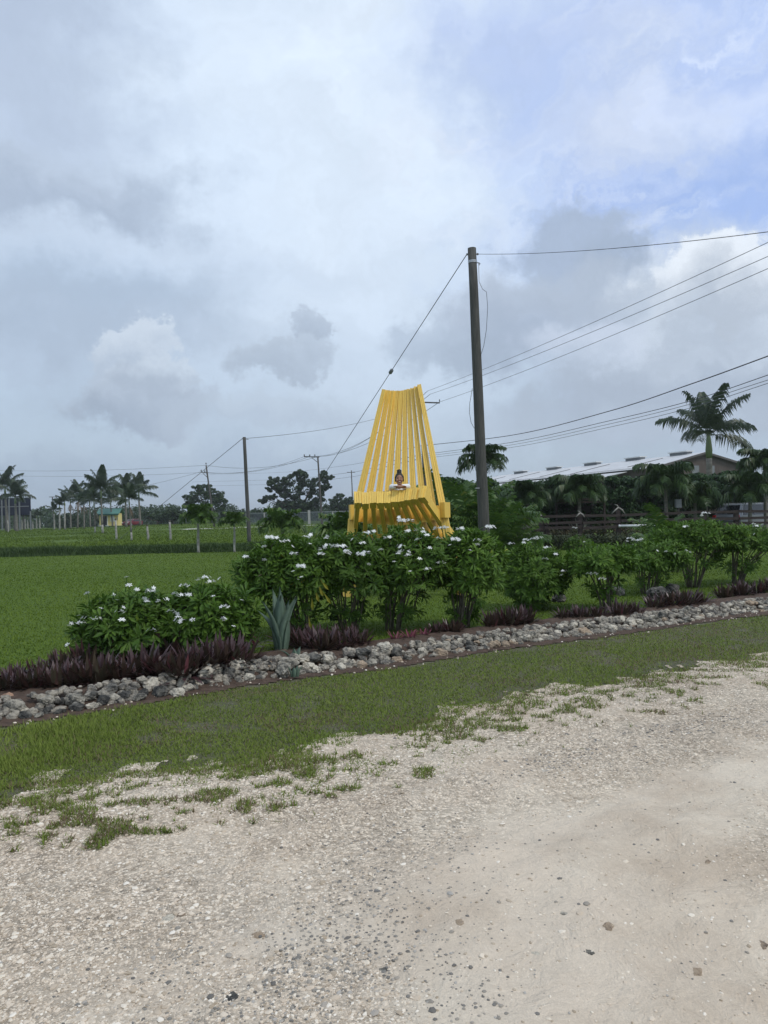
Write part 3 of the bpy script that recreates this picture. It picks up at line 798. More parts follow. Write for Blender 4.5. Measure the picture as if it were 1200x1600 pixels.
# single larger stones lying in the driveway
for px, py, sz, mt, lab in ((262, 1437, .036, 'rock_pale', 'flat grey-beige stone slab sunk in the gravel, with a rounded stone beside it'),
                            (286, 1432, .024, 'rock_tan', 'rounded beige stone beside the flat slab in the gravel'),
                            (724, 1852 - 330, .0, 'rock_pale', ''),
                            (838, 1507, .020, 'rock_pale', 'angular white stone lying alone on the smooth driveway'),
                            (882, 1444, .017, 'rock_pale', 'small white broken stone embedded in the smooth part of the driveway'),
                            (920, 1507, .020, 'rock_grey', 'brownish embedded stone next to the angular white stone'),
                            (1107, 1362, .026, 'rock_tan', 'brown stone half sunk in the driveway, with several flat ones around'),
                            (1088, 1534, .024, 'rock_tan', 'dark brown wedge-shaped stone in the driveway'),
                            (1192, 1492, .028, 'rock_tan', 'brown stone half cut off at the picture edge, in the driveway'),
                            (363, 1577, .026, 'rock_dark', 'largest dark grey pebble among the cluster of dark pebbles'),
                            (600, 1530, .020, 'rock_grey', 'flat light grey stone close to the dark pebble patch'),
                            (405, 1470, .026, 'rock_tan', 'flat tan stone pressed into a sandy patch of the driveway'),
                            (950, 1465, .030, 'rock_tan', 'broad flat buff stone worn level with the driveway'),
                            (718, 1455, .022, 'rock_tan', 'rounded buff stone embedded near the smooth wheel track')):
    if not lab: continue
    p = gnd(px, py)
    tv, tf = ico(2, int(px), 0.3, (1, 0.7, 0.32))
    m2 = MB(); m2.add(tv * sz * 1.2, tf)
    o = m2.obj('stone', M[mt]); o.location = (p.x, p.y, float(drive_z(p.x, p.y)) - sz * .18); o.rotation_euler = (0, 0, px)
    tag(o, lab, 'stone')

# ================================================================== ROCK EDGING
ROCKMESH = {}
def rockmesh(kind, v):
    if (kind, v) not in ROCKMESH:
        tv, tf = ico(3 if v < 8 else 2, 100 + v * 7 + len(kind), 0.30, (1, 0.8 + 0.1 * (v % 3), 0.62 + 0.08 * (v % 4)))
        rg = np.random.default_rng(v)
        ph = rg.uniform(0, 6, 3)
        nz = np.sin(tv[:, 0] * 17 + ph[0]) * np.sin(tv[:, 1] * 15 + ph[1]) * np.sin(tv[:, 2] * 19 + ph[2])
        tv = tv * (1 + 0.06 * nz[:, None])
        m2 = MB(); m2.add(tv, tf)
        ROCKMESH[(kind, v)] = m2.mesh('rock', M[kind], smooth=False)
    return ROCKMESH[(kind, v)]
LAND = [(-3.6, 'at the cut-off end of the edging'), (-2.75, 'below the first purple clumps'), (-2.1, 'below the sprawling flowery shrub'), (-1.5, 'just before the tall agave'), (-1.1, 'at the tall agave'),
        (-.55, 'below the second upright shrub'), (0.1, 'below the third upright shrub'), (.55, 'by the pink plants'), (1.1, 'below the tall pole'),
        (1.7, 'past the tall pole'), (2.4, 'below the round leafy shrub'), (3.2, 'below the open sparse shrub'), (4.2, 'below the tallest far shrub'), (5.6, 'at the far end')]
def landmark(x):
    return min(LAND, key=lambda l: abs(l[0] - x))[1]
CN = {'rock_pale': 'whitish', 'rock_grey': 'grey', 'rock_dark': 'dark mottled', 'rock_tan': 'tan', 'rock_red': 'reddish'}
def place_rock(x, y, z, s, kind, v, row, label=None):
    o = meshobj('edging_rock', rockmesh(kind, v), loc=(x, y, z), sc=(s * random.uniform(.9, 1.2), s * random.uniform(.8, 1.1), s * random.uniform(.8, 1.05)))
    o.rotation_euler = (random.uniform(-.4, .4), random.uniform(-.4, .4), random.uniform(0, 6.28))
    size = 'large' if s > .085 else ('mid-sized' if s > .055 else 'small')
    tag(o, label or f"{size} {CN[kind]} rock, {row} edging row, {landmark(x)}", 'rock', 'limestone rocks edging the flower bed')
ORD = ['first', 'second', 'third', 'fourth', 'fifth', 'sixth', 'seventh', 'eighth', 'ninth', 'tenth', 'eleventh', 'twelfth', 'thirteenth', 'fourteenth', 'fifteenth', 'sixteenth', 'seventeenth', 'eighteenth', 'nineteenth', 'twentieth', 'twenty-first', 'twenty-second', 'twenty-third', 'twenty-fourth', 'twenty-fifth', 'twenty-sixth', 'twenty-seventh', 'twenty-eighth', 'twenty-ninth', 'thirtieth', 'thirty-first', 'thirty-second', 'thirty-third', 'thirty-fourth', 'thirty-fifth', 'thirty-sixth', 'thirty-seventh', 'thirty-eighth', 'thirty-ninth', 'fortieth']
def ordinals(name, fmt='{l}, {o} along'):
    """things that still share a label are told apart by their order along the row"""
    by = {}
    for o in COL.objects:
        if o.name.split('.')[0] == name and o.get('label'): by.setdefault(o['label'], []).append(o)
    for l, os_ in by.items():
        if len(os_) > 1:
            for k, o in enumerate(sorted(os_, key=lambda q: q.location.x)): o['label'] = fmt.format(l=l, o=ORD[k])
placed = []
def free(x, y, s, f=0.60):
    return all((x - a) ** 2 + (y - b) ** 2 > ((s + c) * f) ** 2 for a, b, c in placed)
special = [(8, 1108, .125, 'rock_red', 'front', 'big reddish-brown rock at the cut-off end of the edging'),
           (55, 1100, .075, 'rock_dark', 'front', None), (58, 1116, .07, 'rock_dark', 'front', None), (75, 1096, .07, 'rock_dark', 'front', None), (96, 1090, .07, 'rock_dark', 'front', None),
           (112, 1085, .07, 'rock_grey', 'front', None), (145, 1078, .058, 'rock_pale', 'front', None), (163, 1085, .075, 'rock_dark', 'front', 'dark charcoal rock between white stones in the edging near its cut-off end'), (188, 1082, .08, 'rock_grey', 'front', None),
           (217, 1095, .075, 'rock_grey', 'front', None), (277, 1088, .07, 'rock_pale', 'front', 'flat pale rock jutting toward the verge below the low shrub'), (388, 1060, .075, 'rock_dark', 'front', None),
           (417, 1040, .062, 'rock_pale', 'back', 'round whitish boulder tucked against the tall agave'), (505, 1048, .068, 'rock_pale', 'front', None), (598, 1012, .075, 'rock_dark', 'back', None),
           (688, 1025, .085, 'rock_tan', 'front', 'broad brown rock in the edging past the pink plants'), (702, 1010, .08, 'rock_pale', 'back', None), (20, 1125, .05, 'rock_pale', 'front', None)]
for px, py, s, kd, row, lab in special:
    p = gnd(px, py)
    placed.append((p.x, p.y, s)); place_rock(p.x, p.y, s * .45, s, kd, int(px) % 8, row, lab)
n_r = len(special); tries = 0
kinds = ['rock_pale', 'rock_grey', 'rock_dark', 'rock_tan', 'rock_grey', 'rock_pale']
while n_r < 296 and tries < 9000:
    tries += 1
    x = -3.9 + 10.6 * random.random() ** 0.9
    t_ = random.random()
    dens_ = 0.25 - 0.02 * (x > .6)
    y = rock_y(x) + t_ * dens_ + 0.05 * math.sin(x * 3)
    if (y - 2.0) < 0: continue
    s = (random.choice([.04, .05, .06, .07, .085]) * 1.08 if x < .6 else random.choice([.034, .042, .05, .06, .075])) * (0.85 + 0.3 * random.random())
    if not free(x, y, s): continue
    placed.append((x, y, s))
    s *= 1.06
    kd = random.choice(kinds) if x < 1.2 else random.choice(['rock_pale', 'rock_grey', 'rock_grey', 'rock_pale', 'rock_tan'])
    place_rock(x, y, s * .42 + (.12 if x > -1.6 else .07) * sstep(0.03, .30, t_ * dens_), s, kd, random.randrange(14), 'front' if t_ < .5 else 'back')
    n_r += 1
ordinals('edging_rock')
# upper stones sitting on the others stay part of the uncountable small fill
mb = MB()
for kd, nn, seed in (('rock_pale', 1500, 60),):
    x = RNG.uniform(-4, 7, nn); y = rock_y(x) + RNG.uniform(-0.01, 0.32, nn)
    s_ = RNG.uniform(.02, .062, nn)
    scatter_stones(mb, x, y, 0.02 + .13 * sstep(0, .32, y - rock_y(x)), s_, RNG.random(nn), seed, .7)
tag(mb.obj('rubble', M['rubble']), 'small limestone rubble filling the gaps between the edging rocks', 'rubble', kind='stuff')
mb = MB()
x = RNG.uniform(-4, 7, 150); y = rock_y(x) - RNG.uniform(0.02, 0.42, 150) ** 1.3
scatter_stones(mb, x, y, 0.012 + 0 * x, RNG.uniform(.007, .018, 150), 0.4 + 0.6 * RNG.random(150), 80, .6)
tag(mb.obj('stray_gravel', M['peb_light']), 'a few stray white chips on the brown mulch strip', 'gravel', kind='stuff')
# larger dark boulders set behind the purple plants
for px, py, s, lab in ((1028, 935, .20, 'dark boulder behind the purple band, under the two farthest shrubs, with a pale neighbour'), (872, 940, .16, 'dark low boulder beside the stem foot of the shrub with few flowers'), (960, 930, .2, 'pale-topped boulder half hidden by the purple band below the far shrubs'),
                       (722, 962, .12, 'dark boulder at the stem foot of the shrub in line with the tall pole'), (1050, 928, .17, 'dark brown boulder close to the tall far shrub trunks'), (530, 1000, .1, 'dark boulder behind the purple clump next to the tall agave')):
    p = gnd(px, py); v = (px // 7) % 8
    o = meshobj('boulder', rockmesh('rock_dark' if 'dark' in lab[:5] else 'rock_grey', v), loc=(p.x, p.y, s * .35), sc=s, rz=px)
    tag(o, lab, 'boulder', 'boulders behind the purple plants')

# ================================================================== PURPLE STRAP-LEAVED PLANTS
def strap_plant(n, L, wd, seed, spread=1.0, R0=0.06):
    rg = np.random.default_rng(seed)
    mb = MB()
    for k in range(n):
        a = rg.uniform(0, 6.283); el_ = rg.uniform(0.12, 1.5) ** 1.0; l = L * rg.uniform(.65, 1.08)
        r0 = R0 * rg.random() ** .5; a0 = a + rg.uniform(-.7, .7)
        b = np.array([math.cos(a0) * r0, math.sin(a0) * r0, rg.uniform(-.01, .05)])
        d = np.array([math.cos(a) * math.cos(el_) * spread, math.sin(a) * math.cos(el_) * spread, math.sin(el_)])
        sd = np.array([-math.sin(a), math.cos(a), 0]) * wd / 2
        dr = rg.uniform(.0, .22)
        V = []
        for t, wk in ((0, .6), (.35, 1.0), (.7, .75)):
            c = b + d * l * t - np.array([0, 0, dr * l * t * t])
            up = np.array([0, 0, 1]) * wd * .22 * wk
            V += [c - sd * wk + up, c + sd * wk + up]
        V.append(b + d * l - np.array([0, 0, dr * l]))
        mb.add(V, [[0, 1, 3, 2], [2, 3, 5, 4], [4, 5, 6]], float(rg.random()))
    return mb
PUR = [strap_plant(105, .35, .040, 200 + k, R0=.13).mesh('leaves', M['purple']) for k in range(5)]
pur = [(-12, 1096, .72), (18, 1092, .8), (50, 1090, .78), (86, 1087, .88), (120, 1084, .85), (150, 1080, .95), (185, 1076, .9), (222, 1070, 1.1), (255, 1071, .95), (283, 1072, 1.0), (310, 1065, 1.05), (340, 1057, 1.15), (372, 1052, 1.1),
       (22, 1078, .65), (62, 1072, .7), (98, 1064, .82), (135, 1054, .95), (172, 1044, 1.1), (205, 1040, 1.0), (240, 1040, 1.05), (275, 1040, .95), (305, 1036, 1.05), (335, 1030, 1.0), (365, 1028, 1.15),
       (448, 1014, .75), (478, 1024, .85), (505, 1028, .95), (532, 1024, .9), (560, 1018, .75), (490, 1010, .7), (545, 1008, .7),
       (682, 1000, .6), (705, 998, .7),
       (772, 989, .85), (796, 987, .95), (820, 984, .85), (880, 976, .62), (906, 975, .72), (934, 974, .65), (968, 971, .8), (992, 968, .65),
       (1024, 959, .8), (1048, 956, .92), (1072, 954, .95), (1094, 951, .75), (1132, 941, .8), (1158, 938, .95), (1184, 934, .9), (1210, 930, .95)]
for i, (px, py, s) in enumerate(pur):
    p = gnd(px, py)
    o = meshobj('purple_strap_plant', PUR[i % 5], loc=(p.x, p.y, .05), rz=i * 1.7, sc=s)
    row = 'back' if i in range(13, 24) or i in (29, 30) else 'front'
    rank = ORD[sorted([q for q in range(len(pur)) if (q in range(13, 24) or q in (29, 30)) == (row == 'back')], key=lambda q: pur[q][0]).index(i)]
    tag(o, f"dark purple strap-leaved clump, {rank} in the {row} row counted from the reddish-brown rock", 'plant', 'purple strap-leaved plants in the flower bed')
PK = strap_plant(34, .17, .02, 300, R0=.04).mesh('leaves', M['pink'])
for px, py, s, lab in ((619, 1012, 1.0, 'small bright pink strap-leaved plant nearest the third upright shrub'), (641, 1009, 1.1, 'small bright pink strap-leaved plant between two others of its kind'), (664, 1005, .9, 'small pink strap-leaved plant next to the greyish purple clumps'), (398, 1018, .8, 'lone small pink-tinged plant between the purple band and the tall agave'), (524, 1022, .9, 'small reddish plant showing among the purple leaves past the tall agave')):
    p = gnd(px, py)
    tag(meshobj('pink_strap_plant', PK, loc=(p.x, p.y, .06), rz=px, sc=s), lab, 'plant', 'small pink plants in the flower bed')

# ================================================================== AGAVES
def agave_leaf(mb, az_, el0, L, wd, curl, thick=.012, rnd=.5, flare=0.0):
    n = 9; V = []
    d = np.array([math.cos(az_), math.sin(az_), 0]); sd = np.array([-math.sin(az_), math.cos(az_), 0])
    p = d * .03; e = el0
    for i in range(n):
        t = i / (n - 1)
        wk = wd * (0.55 + 1.1 * t * (1 - t) * 2) * (1 - t ** 3.5) + .002
        nrm = -d * math.sin(e) + np.array([0, 0, 1]) * math.cos(e)
        cup = wk * .22
        th = thick * (1 - t * .9)
        V += [p - sd * wk / 2 + nrm * cup, p + nrm * 0, p + sd * wk / 2 + nrm * cup, p - nrm * th]
        step = L / (n - 1)
        p = p + (d * math.cos(e) + np.array([0, 0, 1]) * math.sin(e)) * step
        e -= curl / (n - 1) * (1 + t)
    F = []
    for i in range(n - 1):
        a = i * 4; b = a + 4
        F += [[a, a + 1, b + 1, b], [a + 1, a + 2, b + 2, b + 1], [a + 2, a + 3, b + 3, b + 2], [a + 3, a, b, b + 3]]
    F.append([(n - 1) * 4 + 3, (n - 1) * 4 + 2, (n - 1) * 4 + 1, (n - 1) * 4])
    mb.add(V, F, rnd)
p = gnd(440, 1031)
AGS = 1.16
ag = empty('agave', (p.x, p.y, .05), 'tall blue-green agave with broad upright pointed leaves, at the edging rocks', 'agave')
for az_, e0, L, wd, cu in ((200, 82, .60, .105, .55), (255, 87, .62, .13, -.05), (285, 86, .60, .12, .1), (340, 84, .64, .105, .62), (170, 80, .50, .10, .9), (20, 82, .60, .10, .5), (90, 84, .62, .10, .2), (130, 84, .66, .09, .3), (60, 82, .55, .09, .35), (275, 89, .68, .07, 0)):
    m2 = MB(); agave_leaf(m2, R(az_), R(e0 + 2), L * AGS, wd * 1.6, cu * .62)
    m2.obj('leaf', M['agave'], ag, smooth=True)
m2 = MB(); uvs(m2, (0, 0, .02), (.10, .10, .07), 12, 6); m2.obj('stem_base', M['bark'], ag, smooth=True)
for (px, py, s, lab) in ((462, 1045, .42, 'small agave with two leaves arching over, beside the tall agave'), (461, 1062, .26, 'tiny agave sprout in front of the rocks below the tall agave')):
    p = gnd(px, py)
    a2 = empty('agave', (p.x, p.y, .03), lab, 'agave')
    for k, (az_, e0, L, cu) in enumerate(((345, 80, .62, 1.9), (190, 78, .55, .8), (60, 84, .5, .4), (265, 86, .5, .2))):
        m2 = MB(); agave_leaf(m2, R(az_), R(e0), L * s / .42 * (.42 if s > .3 else .34), .06 * s / .42 + .012, cu if s > .3 else cu * .3)
        m2.obj('leaf', M['agave'], a2, smooth=True)

# ================================================================== FLOWERING SHRUBS
# narrow spoon-shaped leaf pointing along +X, folded slightly along its middle
LF = np.array([(0, 0, 0), (.35, .045, .02), (.35, -.045, .02), (.76, .12, .0), (.76, -.12, .0), (1.04, 0, -.12), (.72, 0, -.03)])
LF_F = np.array([[0, 2, 1], [1, 2, 6], [1, 6, 3], [2, 4, 6], [3, 6, 5], [6, 4, 5]])
def rosettes(mb, C, U, nl, L, seed):
    """whorls of leaves at points C around directions U"""
    rg = np.random.default_rng(seed)
    n = len(C) * nl
    Cn = np.repeat(C, nl, 0); Un = np.repeat(U, nl, 0)
    Un = Un / np.linalg.norm(Un, axis=1)[:, None]
    a = rg.uniform(0, 6.283, n)
    ref = np.where(np.abs(Un[:, 2:3]) > .9, np.array([[1.0, 0, 0]]), np.array([[0, 0, 1.0]]))
    s = np.cross(Un, ref); s /= np.linalg.norm(s, axis=1)[:, None]
    t = np.cross(Un, s)
    rad = np.cos(a)[:, None] * s + np.sin(a)[:, None] * t
    el_ = rg.uniform(-0.35, 1.0, n)
    X = rad * np.cos(el_)[:, None] + Un * np.sin(el_)[:, None]
    X[:, 2] -= .12; X /= np.linalg.norm(X, axis=1)[:, None]
    Z = np.cross(X, np.cross(Un, X)); Z /= np.linalg.norm(Z, axis=1)[:, None] + 1e-9
    Y = np.cross(Z, X)
    l = L * rg.uniform(.65, 1.1, n)
    A = np.stack([X * l[:, None], Y * l[:, None], Z * l[:, None]], -1)
    base = Cn - Un * rg.uniform(0, .07, n)[:, None]
    scatter(mb, LF, LF_F, A, base, np.clip(np.repeat(rg.random(len(C)), nl) * .6 + rg.random(n) * .37, 0, .965 ) if True else None)
PT = np.array([(0, 0, 0), (.45, .26, .06), (.45, -.26, .06), (.95, .22, .02), (.95, -.18, .0), (1.08, .04, -.02)])
PT_F = np.array([[0, 2, 4, 3], [0, 4, 5, 3]])
PTF3 = np.array([[0, 2, 1], [1, 2, 4], [1, 4, 3], [3, 4, 5]])
def flower_cluster(seed, n=6, r=.06, pl=.0265):
    rg = np.random.default_rng(seed); mb = MB()
    for k in range(n):
        a = rg.uniform(0, 6.28); rr = r * rg.random() ** .5
        c = np.array([math.cos(a) * rr, math.sin(a) * rr, rg.uniform(-.2, .4) * r])
        nrm = np.array([math.cos(a) * .5 + rg.normal() * .3, math.sin(a) * .5 - .35 + rg.normal() * .3, 1.0]); nrm /= np.linalg.norm(nrm)
        _, s, u = frame_of(nrm)
        A = []; T = []
        a0 = rg.uniform(0, 6.28)
        for j in range(5):
            t = a0 + j * 2 * math.pi / 5
            X = s * math.cos(t) + u * math.sin(t) + nrm * .12; X /= np.linalg.norm(X)
            Y = np.cross(nrm, X)
            A.append(np.stack([X, Y, nrm], -1) * pl * rg.uniform(.9, 1.1)); T.append(c)
        scatter(mb, PT, PTF3, np.array(A), np.array(T), rg.random(5))
    return mb.mesh('flower_cluster', M['petal'])
FLW = [flower_cluster(400 + k, n, r) for k, (n, r) in enumerate(((1, .01), (2, .035), (4, .05), (5, .058), (7, .07), (2, .02)))]
SHN = 1.3
def shrub(px, py, x0, x1, ytop, ybot, label, flowers, nros=230, L=.145, nstem=9, seed=0, depth=None, spread=.26, ragged=.16, wide=1.04, low=.05, group='flowering shrubs along the bed'):
    b = gnd(px, py) if depth is None else on(px, depth)
    d = b.y
    rg = np.random.default_rng(900 + seed)
    top = at((x0 + x1) / 2, ytop, d); bot = at((x0 + x1) / 2, ybot, d)
    xl, xr = at(x0, ytop, d).x, at(x1, ytop, d).x
    cx, rx = (xl + xr) / 2 - b.x, (xr - xl) / 2 * wide - L * .2
    zt, zb = top.z - b.z - L * .2, max(bot.z - b.z, .12)
    ry = min(rx, .62) if rx < .9 else .6
    root = empty('flowering_shrub', b, label, 'shrub', group)
    # branch tips: mostly over the dome, some inside
    C = []; U = []
    nros = int(nros * SHN)
    while len(C) < nros:
        a = rg.uniform(0, 6.283); v = rg.uniform(-.33, 1)
        k = rg.uniform(.55, 1.0) ** .5
        hr = math.sqrt(max(0, 1 - max(v, 0) ** 2.2)) if v > 0 else 1 - .35 * (-v)
        lump = 1 + ragged * (math.sin(3 * a + seed) * .6 + math.sin(5 * a + 2 * v * 3 + seed * 2) * .5)
        p_ = np.array([cx + math.cos(a) * rx * hr * k * lump, math.sin(a) * ry * hr * k * lump, zb + (zt - zb) * (.40 + .6 * v * (k ** .7)) * (1 + .06 * math.sin(4 * a + seed)) if v > 0 else zb + (zt - zb) * (.40 + .72 * v)])
        C.append(p_)
        u = np.array([math.cos(a) * (1 - max(v, 0)), math.sin(a) * (1 - max(v, 0)), .35 + max(v, 0)]) + rg.normal(size=3) * .25
        U.append(u)
    # a few sprays lower down on the stems
    for k in range(int(nros * low)):
        a = rg.uniform(0, 6.283); t_ = rg.uniform(.25, .9)
        C.append(np.array([cx * t_ + math.cos(a) * rx * (.25 + .6 * t_) * rg.uniform(.5, 1), math.sin(a) * ry * .7 * t_, zb * t_ + .05])); U.append(np.array([math.cos(a), math.sin(a), .5]))
    C = np.array(C); U = np.array(U)
    mb = MB(); rosettes(mb, C, U, 18, L * .98, seed)
    mb.obj('foliage', M['plumeria'], root)
    ms = MB()
    for i in range(int(nstem * 1.9)):
        a = rg.uniform(0, 6.283); r0 = .05 + .05 * rg.random()
        tgt = np.array([cx + math.cos(a) * rx * .75 * rg.uniform(.3, 1), math.sin(a) * ry * .7 * rg.uniform(.3, 1), zb + (zt - zb) * rg.uniform(.45, .75)])
        base = np.array([math.cos(a) * r0, math.sin(a) * r0, -.05])
        m1 = base * .6 + tgt * .4 + np.array([-.10 * (tgt[0] - base[0]), 0, .08]) + rg.normal(size=3) * .02
        tube(ms, [base, (base + m1) / 2 + rg.normal(size=3) * .012, m1, (m1 + tgt) / 2 + rg.normal(size=3) * .03, tgt], [.013, .0115, .010, .008, .006], 6)
        for j in range(2):
            tip = C[rg.integers(len(C))]
            if abs(tip[0] - tgt[0]) < rx * .9:
                tube(ms, [m1 * .4 + tgt * .6, (tgt + tip) / 2 + rg.normal(size=3) * .03, tip], [.011, .008, .005], 5)
    ms.obj('stems', M['stem'], root, smooth=True)
    for (fx, fy, k) in flowers:
        q = at(fx, fy, d)
        lx = q.x - b.x; zq = q.z - b.z
        u_ = min(1, abs(lx - cx) / max(rx, .1)); v_ = min(1, max(0, (zq - (zb + (zt - zb) * .40)) / (.6 * (zt - zb))))
        fd = -ry * math.sqrt(max(0.05, 1 - min(.95, u_ * u_ * .7 + v_ * v_ * .8))) - .05
        q = at(fx, fy, d + fd)
        o = meshobj('flower_cluster', FLW[k], root, (q.x - b.x, q.y - b.y, q.z - b.z), rz=fx)
        if fy < ytop + 12:
            st = MB(); tube(st, [(0, 0, 0), (0.01, 0.03, -.16)], [.004, .006], 5)
            st.obj('flower_stalk', M['plumeria'], o)
    return root, C, b
shrub(215, 1034, 118, 300, 925, 1030, 'low sprawling shrub behind the purple band, white flowers over its outer end', [(137, 926, 1), (110, 976, 2), (127, 974, 2), (107, 1006, 1), (123, 962, 0), (137, 967, 3), (152, 968, 2), (158, 951, 0), (177, 930, 5), (198, 902, 0), (202, 913, 1), (184, 938, 0), (191, 948, 1), (187, 957, 2), (190, 967, 1), (214, 922, 2), (229, 922, 1), (236, 923, 4), (239, 919, 5), (230, 938, 3), (253, 939, 3), (268, 956, 2), (280, 962, 3), (282, 969, 4), (237, 986, 2)],
      nros=270, L=.16, seed=1, nstem=12)
shrub(330, 1028, 250, 398, 912, 1022, 'low sprawling shrub with sparse flowers, between the flowery sprawling one and the agave', [(274, 929, 2), (288, 916, 2), (285, 931, 2), (296, 928, 1), (316, 905, 3), (322, 903, 2), (329, 910, 2), (345, 903, 1), (332, 932, 0), (351, 949, 2), (349, 968, 2), (365, 979, 0), (302, 967, 1), (378, 938, 0)],
      nros=250, L=.16, seed=2, nstem=12)
shrub(472, 996, 370, 528, 838, 940, 'dense upright shrub behind the tall agave, first and broadest of the upright row', [(383, 871, 3), (413, 853, 1), (412, 874, 1), (421, 839, 4), (428, 842, 3), (447, 846, 2), (455, 853, 1), (436, 845, 1), (471, 884, 4), (457, 893, 0), (470, 902, 0), (479, 838, 4), (484, 837, 3), (458, 866, 3), (484, 850, 0), (502, 866, 2), (509, 853, 1), (466, 906, 0), (500, 859, 0), (505, 858, 3)],
      nros=330, seed=3, nstem=11)
shrub(545, 990, 470, 622, 832, 930, 'dense upright shrub in front of the chair with several stems, second of the upright row', [(512, 840, 3), (525, 853, 4), (535, 853, 4), (542, 864, 4), (540, 862, 3), (511, 853, 2), (565, 865, 4), (571, 864, 3), (566, 849, 2), (552, 842, 1), (595, 858, 1), (573, 832, 4), (579, 832, 3), (604, 841, 3), (575, 881, 1), (615, 878, 0)],
      nros=300, seed=4, nstem=10)
shrub(612, 986, 562, 706, 826, 926, 'dense upright shrub before the chair, third of the row, one spray reaching the seat', [(628, 813, 4), (622, 810, 3), (640, 814, 3), (635, 831, 3), (655, 828, 3), (652, 842, 1), (661, 830, 1), (667, 835, 1), (627, 853, 4), (633, 862, 3), (625, 864, 3), (637, 868, 2), (657, 842, 0), (655, 872, 1), (640, 893, 0), (668, 890, 2), (690, 880, 2), (683, 879, 0), (651, 853, 0), (672, 857, 2)],
      nros=300, seed=5, nstem=10)
shrub(722, 982, 672, 792, 826, 928, 'upright shrub in line with the tall pole, fourth of the row, stems bare low down', [(683, 825, 4), (695, 824, 4), (690, 826, 3), (717, 827, 3), (720, 828, 2), (686, 842, 2), (710, 842, 4), (716, 845, 3), (746, 845, 2), (745, 850, 1), (767, 823, 4), (760, 824, 3), (702, 852, 0), (770, 870, 0), (735, 860, 0)],
      nros=260, seed=6, nstem=10)
shrub(828, 952, 776, 886, 848, 944, 'rounder leafy shrub standing past the tall pole, leaves nearly to the ground', [(799, 850, 2), (822, 844, 2), (818, 847, 1), (838, 841, 3), (844, 841, 3), (834, 843, 2), (850, 855, 1), (856, 856, 2), (849, 860, 0), (852, 874, 2), (881, 893, 2), (878, 898, 1), (868, 865, 1), (830, 848, 0)],
      nros=260, seed=7, nstem=8)
shrub(948, 952, 884, 992, 850, 898, 'open shrub before the low hedge, a pair of flower bunches on its lower side', [(921, 897, 2), (928, 897, 2), (941, 905, 2), (985, 842, 2), (990, 843, 1), (980, 846, 0)], nros=190, seed=8, nstem=9)
shrub(905, 872, 884, 927, 836, 866, 'small sprig-like shrub before the wooden fence, with a flower bunch on top', [(896, 824, 4), (901, 825, 3), (913, 847, 2), (902, 832, 0)], nros=60, seed=12, nstem=5)
shrub(1012, 928, 968, 1072, 846, 888, 'shrub beside the tallest far shrub, small scattered flowers on its side', [(1002, 843, 2), (989, 851, 0), (979, 864, 0), (1026, 860, 1), (1041, 861, 1), (1055, 865, 1), (1065, 877, 1), (1071, 861, 2), (1077, 862, 1), (998, 845, 3)], nros=210, seed=9, nstem=9)
shrub(1083, 918, 1012, 1162, 814, 860, 'tallest far shrub with bare forking stems under a broad crown', [(1068, 824, 3), (1072, 823, 2), (1104, 802, 3), (1096, 806, 2), (1100, 802, 2)], nros=330, seed=10, nstem=12)
shrub(1150, 912, 1108, 1232, 822, 862, 'last shrub of the row, cut off by the edge, with many thin stems', [(1178, 819, 2), (1182, 821, 1), (1182, 826, 0), (1180, 834, 1), (1148, 848, 0), (1192, 819, 1)], nros=260, seed=11, nstem=11)
# yellowing leaves on the first upright shrub
yl = MB()
for px, py, a in ((500, 905, -.9), (497, 912, -1.2), (487, 932, -1.5), (450, 912, 2.6), (438, 924, -1.7), (478, 905, -2.6), (505, 925, -1.0), (482, 963, -1.4), (470, 915, 2.9), (492, 920, -1.3)):
    q = at(px, py, 9.45)
    X = np.array([math.cos(a), -.1, math.sin(a)]); X /= np.linalg.norm(X); Z = np.array([0, -1.0, .2]); Y = np.cross(Z, X)
    scatter(yl, LF, LF_F, (np.stack([X, Y, Z], -1) * .17)[None], np.array([list(q)]))
sh = [o for o in COL.objects if o.name == 'flowering_shrub.002'][0]
o = yl.obj('yellow_leaves', M['yellow_leaf'], sh); o.location = -sh.location
o['label'] = 'yellowed leaves hanging on the lower side'

# ================================================================== GIANT STICK CHAIR
CY = R(-10.6)
chair = empty('giant_stick_chair', (0.125, 14.0, 0), 'giant yellow wooden stick chair with a fanned slat back, behind the flowering shrubs', 'chair', rz=CY)
def lam_board(name, p0, p1, wx, wz, up, parent=chair, w1=None, mat='yellow'):
    """one slat laminated from three boards, with narrow joints between them"""
    mb = MB()
    p0 = np.array(p0, float); p1 = np.array(p1, float)
    d = (p1 - p0) / np.linalg.norm(p1 - p0)
    s = np.cross(d, np.array(up, float)); s /= np.linalg.norm(s)
    w1 = wx if w1 is None else w1
    for k in (-1, 0, 1):
        jit = [random.uniform(-.006, .006) for _ in range(2)]
        beam(mb, p0 + s * k * wx / 3 - d * jit[0], p1 + s * k * w1 / 3 + d * jit[1], wx / 3 - .005, wz + random.uniform(-.008, .004), up, random.random(), w1 / 3 - .004)
    o = mb.obj(name, M[mat], parent)
    co_ = MB(); beam(co_, p0 + d * .02, p1 - d * .02, wx - .02, wz - .03, up, 0, w1 - .02)
    c = co_.obj('core_board', M['yellow_core'], o)
    return o
NS = 10
